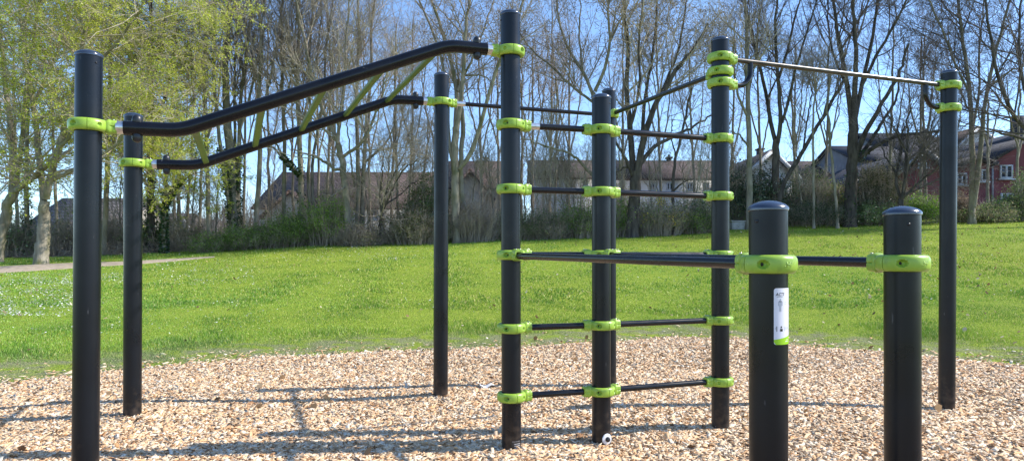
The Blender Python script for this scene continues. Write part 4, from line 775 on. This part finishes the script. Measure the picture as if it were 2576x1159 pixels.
sh = [
 ('dark tangle of ivy and stems behind the leaning tree at far left', 20, 640, 25.6, 150, 120, DG, 2600, dict(ntw=150, gloss=True)),
 ('bare twiggy bush before the grey tiled roof beside the flared tree trunk', 165, 640, 26, 150, 105, OL, 900, dict(ntw=190, twig='twig_brown')),
 ('brown leafless thicket between the thickest post and the short post', 285, 636, 26.2, 120, 110, OL, 900, dict(ntw=170)),
 ('shadowy ivy bush at the foot of the ivy clad trunk', 370, 632, 26.3, 80, 90, DG, 3200, dict(ntw=70, gloss=True)),
 ('open twiggy bush before the little white gabled house', 460, 630, 26.2, 120, 90, OL, 1300, dict(ntw=110, twig='twig_tan')),
 ('low feathery green bush left of the multi stemmed ivy tree base', 545, 618, 26.3, 130, 42, MG, 6500, dict(ntw=130, lsize=.028)),
 ('low rounded dense green bush right of the multi stemmed ivy tree base', 640, 612, 26.5, 170, 58, MG, 11000, dict(ntw=160, lsize=.028)),
 ('green bush with brighter tips beneath the white gable', 715, 608, 26.8, 140, 82, MG, 9500, dict(ntw=130, lsize=.030)),
 ('tall green bush left of the gnarled trunk', 820, 605, 26.9, 130, 125, BG, 7500, dict(ntw=130, lsize=.033)),
 ('bright fresh green low bush at the foot of the twin stemmed tree', 775, 604, 27.6, 110, 100, MG, 6500, dict(ntw=90, lsize=.032)),
 ('tangled brown bramble patch right of the gnarled trunk', 900, 607, 26.6, 120, 62, OL, 1100, dict(ntw=200, twig='twig_brown')),
 ('evergreen bush standing high before the roof, left of the tall thin post', 1075, 604, 28.3, 110, 180, DG, 6000, dict(ntw=90, lsize=.04)),
 ('wide dome shaped green brown bush left of the tall thin post', 1040, 603, 27, 190, 86, [(.07, .12, .03), (.10, .14, .04), (.14, .14, .06)], 13000, dict(ntw=260, lsize=.024)),
 ('reddish tipped bush behind the dome shaped bush', 1062, 600, 27.9, 120, 112, [(.22, .12, .05), (.17, .15, .05), (.10, .13, .04)], 4200, dict(ntw=120, lsize=.028)),
 ('grey brown thicket of fine stems right of the tall thin post', 1190, 600, 27.4, 140, 110, OL, 2600, dict(ntw=330, lsize=.026)),
 ('dull green undergrowth bush just behind the tallest centre post', 1290, 597, 27.8, 110, 76, DG, 4600, dict(ntw=130, lsize=.03)),
 ('mixed twig and leaf bush before the white house, left part', 1370, 594, 27.9, 120, 72, OL+DG, 4800, dict(ntw=230, lsize=.03)),
 ('rounder green bush before the white house, close to the middle post', 1455, 592, 28, 110, 92, MG, 6800, dict(ntw=140, lsize=.032)),
 ('fresh green bush peeping out right of the middle post', 1560, 586, 28.2, 80, 100, BG, 4200, dict(ntw=90, lsize=.032)),
 ('forsythia bush with scattered yellow blossom near the right ladder post', 1655, 582, 28.2, 150, 98, OL+MG, 4500, dict(ntw=260, lsize=.03, name='flowering_shrub', extra=(900, [(.75, .55, .03), (.82, .66, .06)], .03, 0))),
 ('twiggy dark bush between the forsythia and the right ladder post', 1745, 578, 28.6, 110, 96, DG, 4600, dict(ntw=150, lsize=.034)),
 ('low bright green bush tucked beside the right ladder post foot line', 1775, 577, 28.4, 80, 46, MG, 4200, dict(ntw=60, lsize=.03)),
 ('tall dark holly bush behind the right ladder post', 1858, 572, 29.3, 110, 170, HO, 9000, dict(ntw=90, gloss=True, lsize=.042)),
 ('dark glossy holly bush with silvery leaf glints before the white gable', 1925, 568, 29.1, 130, 165, HO, 13000, dict(ntw=110, gloss=True, lsize=.042)),
 ('grassy green low bush behind the grey stone box', 1862, 570, 29.2, 100, 62, MG, 5000, dict(ntw=120, lsize=.03)),
 ('olive leafed tall bush left of the massive dark tree', 2035, 563, 29.6, 150, 150, OL+DG, 9000, dict(ntw=260, lsize=.034)),
 ('broad low blue green hedge bush left of the massive dark tree base', 2040, 562, 28.6, 220, 58, [(.04, .09, .03), (.06, .12, .035), (.03, .06, .02)], 15000, dict(ntw=210, lsize=.026)),
 ('yellow leaved slim bush touching the left side of the massive dark trunk', 2108, 560, 29.2, 40, 120, [(.30, .32, .05), (.22, .26, .05)], 1500, dict(ntw=40, lsize=.036)),
 ('big grey green willowy bush right of the massive dark tree', 2205, 558, 29.2, 150, 175, [(.10, .12, .05), (.14, .15, .07), (.06, .085, .03)], 13000, dict(ntw=300, lsize=.032)),
 ('dark low evergreen bush in front of the willowy bush', 2205, 556, 28.4, 140, 52, DG, 8500, dict(ntw=100, gloss=True, lsize=.036)),
 ('bright lime green leafy shrub near the round crowned fruit tree', 2315, 553, 29, 110, 66, [(.16, .30, .03), (.22, .36, .05), (.10, .2, .03)], 8000, dict(ntw=90, lsize=.036)),
 ('dried brown flower bush at the left foot of the twin stemmed tree', 2410, 551, 29.4, 60, 76, [(.26, .2, .14), (.18, .13, .09)], 1700, dict(ntw=120)),
 ('low dark hedge under the red facade', 2470, 549, 29.3, 170, 44, DG+OL, 11000, dict(ntw=150, lsize=.034)),
 ('green rhododendron bush under the lowest window of the red facade', 2520, 548, 29.9, 90, 52, MG, 4200, dict(ntw=60, gloss=True, lsize=.045)),
 ('dark conifer bush cut by the right edge of the picture', 2585, 547, 29.5, 110, 125, DG, 7500, dict(ntw=90, gloss=False, lsize=.034)),
]
for lb, px, py, Y_, w, h, pal, nl, kw in sh: shrub(lb, px, py, Y_-(1.3 if 500 < px < 1820 else 0), w, h, pal, nl, **kw)

# bramble tangle and dead leaves along the wood's edge: nobody could count it
n = 26000; tt = rng.uniform(-.82, .82, n); yy = np.interp(tt, tcn, Ycr)+.25+np.abs(rng.normal(0, 1.0, n)); xx = tt*yy; zz = terrain(xx, yy)
Ln = rng.uniform(.15, .9, n)*(1+.5*vnoise(xx, yy, .8, 9)); d = rng.normal(size=(n, 3))*np.array([.6, .6, .2]); d[:, 2] = np.abs(d[:, 2])+.35; d /= np.linalg.norm(d, axis=1, keepdims=True)
S = np.empty((n, 5, 3)); S[:, 0] = np.stack([xx, yy, zz-.02], -1)
for k in range(1, 5):
    d = d+rng.normal(0, .22, (n, 3))-np.array([0, 0, .10*k*.8]); d /= np.linalg.norm(d, axis=1, keepdims=True); S[:, k] = S[:, k-1]+d*(Ln/4)[:, None]
g = G3(); g.add(S, np.repeat((rng.uniform(.003, .007, n))[:, None], 5, 1), 3); o = g.build('bramble_undergrowth', M['twig_brown'], smooth=False)
tag(o, 'tangled brown bramble stems along the foot of the trees', 'undergrowth', kind='stuff')
n = 26000; tt = rng.uniform(-.82, .82, n); yy = np.interp(tt, tcn, Ycr)+.45+np.abs(rng.normal(0, 1.2, n)); xx = tt*yy; zz = terrain(xx, yy)+np.abs(rng.normal(0, .16, n))
den = vnoise(xx, yy, .7, 12) > -.15
o = leaves_mesh('low_ground_cover', np.stack([xx, yy, zz], -1)[den], .035, colmix(int(den.sum()), DG+OL+[(.14, .08, .05)], jit=.3), M['leaf'], None)
tag(o, 'low dark leafy ground cover under the trees', 'ground cover', kind='stuff')
# tall thicket of fine stems under the trees
n = 1000; tt = rng.uniform(-.80, .80, n); yy = np.interp(tt, tcn, Ycr)+rng.uniform(.8, 4.2, n); xx = tt*yy; zz = terrain(xx, yy)
H = (1.5+1.2*vnoise(xx, yy, .9, 31)+rng.uniform(-.5, .6, n))*np.interp(tt, [-.75, -.6, -.4, -.1, .3, .45, .62, .8], [1.4, 1.2, .95, 1.15, 1.15, 1.0, .45, .4]); H = np.clip(H, .4, 3.6)
S = np.empty((n, 7, 3)); lx = rng.normal(0, .10, n); ly = rng.normal(0, .08, n)
for k in range(7): S[:, k] = np.stack([xx+lx*H*k/6+rng.normal(0, .03, n), yy+ly*H*k/6+rng.normal(0, .03, n), zz-.05+H*k/6], -1)
rs = np.linspace(.011, .005, 7)[None]*rng.uniform(.7, 1.5, (n, 1))
B, rb = kids(S, rs, n*9, .12, 1, 42, .8, 5, .35, .3, .6, rmin=.0055); C, rc = kids(B, rb, n*26, .1, 1, 48, .42, 3, .3, .3, .7, rmin=.0046)
g = G3(); g.add(S, rs, 4); g.add(B, rb, 3); g.add(C, rc, 3)
o = g.build('thicket', M['twig_tan'], smooth=False); tag(o, 'dense grey brown thicket of fine bare stems under the trees', 'thicket', kind='stuff')
m_ = 42000; i_ = rng.integers(0, len(C), m_); p, _, _ = interp_pts(C, rc, i_, rng.uniform(0, 1, m_)); kp = vnoise(p[:, 0], p[:, 1], .6, 33) > -.05; p = p[kp]+rng.normal(0, .04, (int(kp.sum()), 3))
o = leaves_mesh('thicket_leaves', p, .034, colmix(len(p), MG+OL+[(.22, .26, .08)], jit=.3), M['leaf'], None); tag(o, 'sparse young leaves scattered through the thicket', 'leaves', kind='stuff')
# far bare wood behind the houses, one soft mass
n = 5200; tt = rng.uniform(-.95, .95, n); yy = rng.uniform(60, 75, n); xx = tt*yy; H = (rng.uniform(3, 6.5, n)+2.5*vnoise(xx, yy, .12, 20))*np.where(np.abs(tt+.40) < .16, 1.1, 1.0)
H = np.maximum(H, 1.5)
S = np.empty((n, 5, 3)); z0 = terrain(xx, yy)-.3
for k in range(5): S[:, k] = np.stack([xx+rng.normal(0, .25, n)*k/2, yy+rng.normal(0, .2, n)*k/2, z0+H*k/4], -1)
B, rb = kids(S, np.repeat(np.linspace(.05, .015, 5)[None], n, 0), n*9, .25, 1, 40, 1.6, 3, .5, .25, .6, rmin=.011)
g = G3(); g.add(S, np.repeat(np.linspace(.05, .015, 5)[None], n, 0), 3); g.add(B, rb, 3)
tag(g.build('far_wood', M['twig_far'], smooth=False), 'hazy purple brown mass of far bare trees beyond the houses', 'far wood', kind='stuff')

# ------------------------------------------------------------------ houses
def tiles(name, c1, c2):
    m = mat(name, c1, .75, spec=.2); b = m.node_tree.nodes['Principled BSDF']; tc = N(m, 'ShaderNodeTexCoord')
    sp = N(m, 'ShaderNodeSeparateXYZ'); L(m, tc.outputs['Object'], sp.inputs[0]); ad = N(m, 'ShaderNodeMath', operation='ADD'); L(m, sp.outputs[0], ad.inputs[0]); L(m, sp.outputs[1], ad.inputs[1])
    sb = N(m, 'ShaderNodeMath', operation='MULTIPLY'); L(m, sp.outputs[2], sb.inputs[0]); sb.inputs[1].default_value = 1.5
    cb = N(m, 'ShaderNodeCombineXYZ'); L(m, ad.outputs[0], cb.inputs[0]); L(m, sb.outputs[0], cb.inputs[1])
    br = N(m, 'ShaderNodeTexBrick', Scale=1.0); L(m, cb.outputs[0], br.inputs['Vector'])
    br.inputs['Brick Width'].default_value = .30; br.inputs['Row Height'].default_value = .32; br.inputs['Mortar Size'].default_value = .03; br.inputs['Mortar Smooth'].default_value = .4
    br.inputs['Color1'].default_value = (*c1, 1); br.inputs['Color2'].default_value = (*c2, 1); br.inputs['Mortar'].default_value = (*(x*.45 for x in c1), 1)
    n = N(m, 'ShaderNodeTexNoise', Scale=1.2, Detail=5); L(m, tc.outputs['Object'], n.inputs['Vector'])
    mx = N(m, 'ShaderNodeMixRGB', blend_type='MULTIPLY'); mx.inputs[0].default_value = .7; L(m, br.outputs[0], mx.inputs[1]); L(m, ramp(m, n.outputs[0], [(.3, (.65, .65, .65)), (.7, (1.1, 1.05, 1.0))]), mx.inputs[2]); L(m, mx.outputs[0], b.inputs['Base Color'])
    bp = N(m, 'ShaderNodeBump', Strength=.6, Distance=.05); L(m, br.outputs['Fac'], bp.inputs['Height']); bp.invert = True; L(m, bp.outputs[0], b.inputs['Normal']); return m
M['tile_brown'] = tiles('roof_tile_brown', (.105, .078, .068), (.15, .11, .098)); M['tile_grey'] = tiles('roof_tile_grey', (.10, .096, .098), (.14, .132, .135)); M['tile_dark'] = tiles('roof_tile_dark', (.045, .047, .055), (.07, .07, .08))
M['wall_white'] = noisy('render_white', (.60, .61, .62), (.70, .70, .70), 2, .85); M['wall_beige'] = noisy('render_beige', (.40, .37, .31), (.48, .45, .38), 2, .85); M['wall_grey'] = noisy('render_grey', (.13, .14, .165), (.18, .19, .215), 2, .85)
M['wall_red'] = noisy('red_brick_wall', (.15, .040, .044), (.205, .058, .062), 1.5, .85, bump=.3, bscale=30)
M['frame'] = noisy('window_frame_white', (.46, .48, .51), (.56, .57, .58), 8, .5); M['glass'] = mat('window_glass', (.035, .05, .065), .08, spec=.8); M['metal_grey'] = noisy('zinc_sheet', (.25, .27, .30), (.34, .36, .39), 6, .5)
M['conc'] = noisy('weathered_concrete', (.28, .27, .25), (.42, .41, .38), 12, .9, bump=.4)
class HB(MB): pass
def quadbox(mb, a, b, c, d, th, m=0):
    """slab under the quad a b c d"""
    a, b, c, d = [np.asarray(v, float) for v in (a, b, c, d)]; n = np.cross(b-a, d-a); n /= np.linalg.norm(n); n = n if n[2] > 0 else -n
    V = [a, b, c, d]+[v-n*th for v in (a, b, c, d)]; mb.add(V, np.array([[0, 1, 2, 3], [7, 6, 5, 4], [0, 4, 5, 1], [1, 5, 6, 2], [2, 6, 7, 3], [3, 7, 4, 0]]), m)
def window(root, c, w, h, rot=0.0, cross=True):
    R = Rz(rot); f = MB(); t = .09
    for dx, dz, sx, sz in ((-(w-t)/2, 0, t, h), ((w-t)/2, 0, t, h), (0, (h-t)/2, w-2*t, t), (0, -(h-t)/2, w-2*t, t))+(((0, 0, t*1.1, h-2*t),) if cross else ()):
        f.box(c+R@np.array([dx, 0, dz]), (sx, .12, sz), R)
    f.box(c+R@np.array([0, -.08, -h/2-.06]), (w+.2, .2, .08), R)
    o = f.build('window', M['frame'], root); g = MB(); g.box(c+R@np.array([0, .02, 0]), (w-t, .03, h-t), R); g.build('pane', M['glass'], o)
def house(label, x0, x1, yr, ye, Y, depth, wall, tile, wins=(), chim=(), name='house', axis='x', base=None, sl=0.0, gable=None):
    """x0,x1 picture edges; yr ridge and ye eave heights in the picture; ridge along x ('x') or towards the viewer ('y')"""
    a = P(x0, ye, Y); b = P(x1, ye, Y); zb = float(terrain((a[0]+b[0])/2, Y))-.6; ze = a[2]; W = b[0]-a[0]
    root = empty(name, ((a[0]+b[0])/2, Y, zb)); tag(root, label, 'house'); o = np.array(root.location)
    def loc(*p): return np.array(p)-o
    w = MB(); X0, X1 = a[0], b[0]
    if axis == 'x':
        zr = P(x0, yr, Y+depth/2)[2]
        V = [loc(X0, Y, zb), loc(X1, Y, zb), loc(X1, Y+depth, zb), loc(X0, Y+depth, zb), loc(X0, Y, ze), loc(X1, Y, ze), loc(X1, Y+depth, ze), loc(X0, Y+depth, ze), loc(X0, Y+depth/2, zr-.1), loc(X1, Y+depth/2, zr-.1)]
        w.add(V, [np.array([[0, 1, 5, 4], [2, 3, 7, 6]]), np.array([[1, 2, 6, 9, 5], [3, 0, 4, 8, 7]])])
        r = MB(); ov = .35; k = (zr-ze)/(depth/2)
        quadbox(r, loc(X0-ov, Y-ov, ze-ov*k+.1), loc(X1+ov, Y-ov, ze-ov*k+.1), loc(X1+ov, Y+depth/2, zr+.1), loc(X0-ov, Y+depth/2, zr+.1), .16)
        quadbox(r, loc(X0-ov, Y+depth/2+.003, zr+.1), loc(X1+ov, Y+depth/2+.003, zr+.1), loc(X1+ov, Y+depth+ov, ze-ov*k+.1), loc(X0-ov, Y+depth+ov, ze-ov*k+.1), .16)
    else:
        xm = (X0+X1)/2+sl*W; zr = P(x0, yr, Y)[2]
        V = [loc(X0, Y, zb), loc(X1, Y, zb), loc(X1, Y+depth, zb), loc(X0, Y+depth, zb), loc(X0, Y, ze), loc(X1, Y, ze), loc(X1, Y+depth, ze), loc(X0, Y+depth, ze), loc(xm, Y, zr-.05), loc(xm, Y+depth, zr-.05)]
        w.add(V, [np.array([[1, 2, 6, 5], [3, 0, 4, 7]]), np.array([[0, 1, 5, 8, 4], [2, 3, 7, 9, 6]])])
        r = MB(); ov = .35
        k0 = (zr-ze)/(xm-X0); k1 = (zr-ze)/(X1-xm)
        quadbox(r, loc(X0-ov, Y-ov, ze-ov*k0+.1), loc(xm, Y-ov, zr+.1), loc(xm, Y+depth, zr+.1), loc(X0-ov, Y+depth, ze-ov*k0+.1), .16)
        quadbox(r, loc(xm+.003, Y-ov, zr+.1), loc(X1+ov, Y-ov, ze-ov*k1+.1), loc(X1+ov, Y+depth, ze-ov*k1+.1), loc(xm+.003, Y+depth, zr+.1), .16)
        v = MB()   # white verge boards
        for (xa, za, xb, zb_) in ((X0-ov, ze-ov*k0, xm, zr), (xm, zr, X1+ov, ze-ov*k1)):
            quadbox(v, loc(xa, Y-ov-.06, za+.13), loc(xb, Y-ov-.06, zb_+.13), loc(xb, Y-ov-.003, zb_+.13), loc(xa, Y-ov-.003, za+.13), .24)
        v.build('verge_board', M['frame' if wall == 'wall_white' else 'metal_grey'], root)
    w.build('wall', M[wall], root); ro = r.build('roof', M[tile], root)
    for (cx_, cy_, cw) in chim:
        p = P(cx_, cy_, Y+depth/2 if axis == 'x' else Y+depth*.4); c = MB(); ww = cw/F*Y; c.box(loc(p[0], p[1], p[2]-.9), (ww, .5, 1.8)); c.box(loc(p[0], p[1], p[2]+.05), (ww+.15, .65, .1)); c.box(loc(p[0], p[1], p[2]+.2), (ww*.4, .25, .2)); c.build('chimney', M['tile_dark'], ro)
    if gable:
        gx0, gx1, gy, gb, gw = gable; A = P(gx0, gb, Y-1.2); B_ = P(gx1, gb, Y-1.2); xm = (A[0]+B_[0])/2; zr = P(gx0, gy, Y-1.2)[2]; ze_ = A[2]; yb = Y+depth/2-.3
        g_ = MB(); yf = Y-1.2
        g_.add([loc(A[0], yf, zb), loc(B_[0], yf, zb), loc(B_[0], yf, ze_), loc(xm, yf, zr), loc(A[0], yf, ze_), loc(A[0], yb, zb), loc(B_[0], yb, zb), loc(B_[0], yb, ze_), loc(A[0], yb, ze_)], [np.array([[0, 1, 2, 3, 4]]), np.array([[1, 6, 7, 2], [5, 0, 4, 8]])])
        g_.build('gable_wall', M[gw], root); r2 = MB(); k = (zr-ze_)/(xm-A[0]); ov = .35
        quadbox(r2, loc(A[0]-ov, yf-ov, ze_-ov*k+.1), loc(xm, yf-ov, zr+.1), loc(xm, yb, zr+.1), loc(A[0]-ov, yb, ze_-ov*k+.1), .15)
        quadbox(r2, loc(xm+.003, yf-ov, zr+.1), loc(B_[0]+ov, yf-ov, ze_-ov*k+.1), loc(B_[0]+ov, yb, ze_-ov*k+.1), loc(xm+.003, yb, zr+.1), .15)
        r2.build('gable_roof', M[tile], root)
    for wi in wins:
        wx, wy, ww, wh = wi[:4]; yy = Y-.04 if len(wi) < 5 else Y-1.24; p = P(wx, wy, yy); window(root, loc(p[0], yy, p[2]), ww/F*Y, wh/F*Y)
    return root
house('grey tiled low house behind the flared pale trunk at far left', 30, 262, 502, 600, 40, 10, 'wall_beige', 'tile_grey', wins=((70, 615, 22, 18), (200, 615, 22, 18)), gable=(152, 176, 560, 578, 'wall_grey'))
house('plain grey roofed house glimpsed between the thickest post and the short post', 272, 400, 540, 590, 46, 9, 'wall_beige', 'tile_grey', wins=((300, 605, 18, 18), (345, 605, 18, 18)))
house('little house with white verges glimpsed left of the multi stemmed ivy tree', 410, 500, 548, 602, 38, 7, 'wall_white', 'tile_grey', axis='y', wins=((455, 618, 18, 14),), sl=.12)
house('long brown tiled house with a white gable, behind the monkey bars', 648, 1108, 436, 520, 46, 12, 'wall_white', 'tile_brown', wins=((860, 540, 22, 24), (940, 540, 22, 24), (1030, 530, 22, 24)), gable=(664, 796, 482, 540, 'wall_white'), chim=((905, 428, 9),))
house('beige gabled house with brown roof right of the tall thin post', 1120, 1262, 408, 470, 48, 11, 'wall_beige', 'tile_brown', wins=((1162, 503, 18, 20), (1200, 503, 20, 20), (1170, 545, 16, 20), (1232, 545, 18, 20)), gable=(1133, 1232, 428, 486, 'wall_beige'), chim=((1222, 400, 10),))
house('white two storey house with dark windows left of the short middle post', 1345, 1530, 406, 446, 44, 9, 'wall_white', 'tile_brown', wins=((1372, 462, 14, 24), (1395, 462, 20, 24), (1440, 462, 14, 24), (1472, 462, 14, 24), (1378, 530, 16, 34), (1420, 530, 16, 34), (1465, 528, 16, 26)), chim=((1396, 400, 8), (1412, 399, 6)))
house('long white house under a plain brown tiled roof behind the right side of the ladder', 1556, 1835, 407, 448, 47, 9, 'wall_white', 'tile_brown', wins=((1590, 470, 16, 18), (1640, 470, 16, 18), (1684, 469, 17, 20), (1734, 469, 17, 20), (1775, 469, 16, 18)), chim=((1682, 399, 11),))
house('white gabled house with a dark roof and chimney right of the right ladder post', 1872, 1998, 380, 440, 44, 12, 'wall_white', 'tile_dark', axis='y', wins=((1905, 448, 14, 18), (1965, 448, 14, 18)), chim=((1911, 378, 14),), sl=.02)
house('low brown roof glimpsed between the V tree and the massive dark tree', 2028, 2150, 408, 445, 56, 10, 'wall_beige', 'tile_brown', chim=((2118, 398, 8),))
house('grey terraced house with dark sloping roof right of the massive dark tree', 2160, 2300, 370, 402, 52, 9, 'wall_grey', 'tile_dark', wins=((2232, 380 + 30, 12, 18), (2262, 408, 12, 18)), chim=((2205, 364, 7), (2230, 357, 8)))
house('taller grey house with a steep dark roof behind the far right post', 2246, 2420, 338, 392, 55, 10, 'wall_grey', 'tile_dark', wins=((2280, 402, 12, 20), (2310, 402, 12, 20)), chim=((2320, 328, 9),))
house('pyramid topped house with pale brown tiles behind the red building', 2392, 2530, 322, 378, 58, 12, 'wall_white', 'tile_brown', axis='y', sl=-.05)
# red building: gabled wing and long wing with a roof rising to the right
house('red gabled brick wing left of the far right post', 2255, 2386, 380, 432, 42, 11, 'wall_red', 'tile_dark', axis='y', wins=((2312, 414, 9, 14), (2325, 414, 9, 14)))
def red_wing():
    Y = 42; a = P(2390, 420, Y); zb = float(terrain(a[0], Y))-.6; root = empty('brick_building', (a[0], Y, zb)); tag(root, 'long red brick building with white windows and a roof rising at the right edge', 'building'); o = np.array(root.location)
    prof = [(2390, 425), (2450, 398), (2500, 415), (2500, 396), (2575, 352), (2720, 300)]
    X = [P(x, y, Y) for x, y in prof]; w = MB(); n = len(X)
    V = [v-o for v in X]+[np.array([v[0], v[1], zb])-o for v in X]; V += [v+np.array([0, 10, 0]) for v in V]
    fc = [[i, i+n, i+n+1, i+1] for i in range(n-1)]; fc += [[i+2*n, i+1+2*n, i+1+3*n, i+3*n] for i in range(n-1)]; fc += [[0, 2*n, 3*n, n], [n-1, 2*n-1, 4*n-1, 3*n-1]]
    w.add(V, np.array(fc)); w.build('wall', M['wall_red'], root)
    for nm, segs in (('roof', [(0, 1), (1, 2)]), ('roof', [(3, 4), (4, 5)])):
        r = MB()
        for i, j in segs:
            A, B = X[i]-o, X[j]-o; ex = np.array([.5, 0, 0])*(1 if True else 0); sl_ = (B-A)/(B-A)[0]
            A2 = A-sl_*(.6 if i in (0, 3) else 0); B2 = B; quadbox(r, A2+[0, -.45, .14], B2+[0, -.45, .14], B2+[0, 10.3, .14], A2+[0, 10.3, .14], .22)
        r.build(nm, M['tile_dark'], root)
    sk = MB(); A = P(2497, 378, Y)-o
    for wx, wy, ww, wh in ((2418, 450, 26, 30), (2468, 441, 28, 30), (2530, 432, 32, 34), (2532, 499, 32, 26), (2620, 425, 32, 34), (2620, 495, 32, 26)):
        p = P(wx, wy, Y-.04); window(root, p-o, ww/F*Y, wh/F*Y)
    d = MB(); t = P(2496, 412, Y-.12)-o; b_ = P(2496, 515, Y-.12)-o; d.tube([b_, t], .05, 10); d.build('downpipe', M['metal_grey'], root)
    c = MB(); p = P(2566, 338, Y+4)-o; c.box(p, (.9, .7, 2.4)); c.build('chimney', M['tile_dark'], root)
red_wing()
# grey stone box on the lawn edge and a globe lamp
p = P(1857, 571, 28.3); gz = float(terrain(p[0], p[1])); bx_ = MB(); w_ = 44/F*28.3
bx_.box((0, 0, .11), (w_, .6, .32)); o = bx_.build('stone_planter', M['conc'], bevel=.015); o.location = (p[0], p[1], gz+.02)
t2 = MB(); t2.box((0, 0, .295), (w_+.06, .66, .05)); t2.build('rim', M['conc'], o, bevel=.01)
tag(o, 'low grey concrete box at the far lawn edge right of the right ladder post', 'planter')
p = P(2297, 505, 29.6); gz = float(terrain(p[0], p[1])); lamp = empty('garden_lamp', (p[0], p[1], gz)); tag(lamp, 'small pale domed lamp standing in the bright shrub before the red wing', 'lamp')
l_ = MB(); l_.tube([(0, 0, -.1), (0, 0, p[2]-gz)], .03, 10); l_.build('pole', M['metal_grey'], lamp)
l_ = MB(); l_.lathe([(.14, -.05), (.17, 0), (.15, .06), (.10, .11), (.05, .135), (.0001, .14)], 20, (0, 0, p[2]-gz)); l_.build('lamp_shade', M['metal_grey'], lamp, auto=50)

# ------------------------------------------------------------------ light, sky, camera
sd = Vector((1.0, .07, .87)).normalized(); el = math.asin(sd.z); az = math.atan2(sd.x, sd.y)
su = bpy.data.lights.new('sun', 'SUN'); su.energy = 3.5; su.angle = math.radians(.55); su.color = (1, .945, .86)
so = bpy.data.objects.new('sun', su); COL.objects.link(so); so.rotation_euler = sd.to_track_quat('Z', 'Y').to_euler(); so.location = (20, 0, 30)
w = bpy.data.worlds.new('World'); sc.world = w; w.use_nodes = True; nt = w.node_tree; bg = nt.nodes['Background']
sky = nt.nodes.new('ShaderNodeTexSky'); sky.sky_type = 'NISHITA'; sky.sun_disc = False; sky.sun_elevation = el; sky.sun_rotation = az
sky.air_density = .85; sky.dust_density = .15; sky.ozone_density = 5.0; sky.altitude = 100
nt.links.new(sky.outputs[0], bg.inputs[0]); bg.inputs[1].default_value = .15
cam = bpy.data.cameras.new('camera'); co = bpy.data.objects.new('camera', cam); COL.objects.link(co)
co.location = (0, 0, CH); co.rotation_euler = (math.radians(90), 0, 0); cam.sensor_width = 36; cam.lens = F/2575*36; cam.shift_y = (HY-579.5)/2575; cam.clip_end = 2000; cam.clip_start = .05
sc.camera = co
sc.view_settings.view_transform = 'Standard'; sc.view_settings.look = 'None'; sc.view_settings.exposure = 1.0; sc.view_settings.gamma = 1
sc.render.engine = 'CYCLES'; sc.cycles.use_denoising = True; sc.cycles.max_bounces = 6
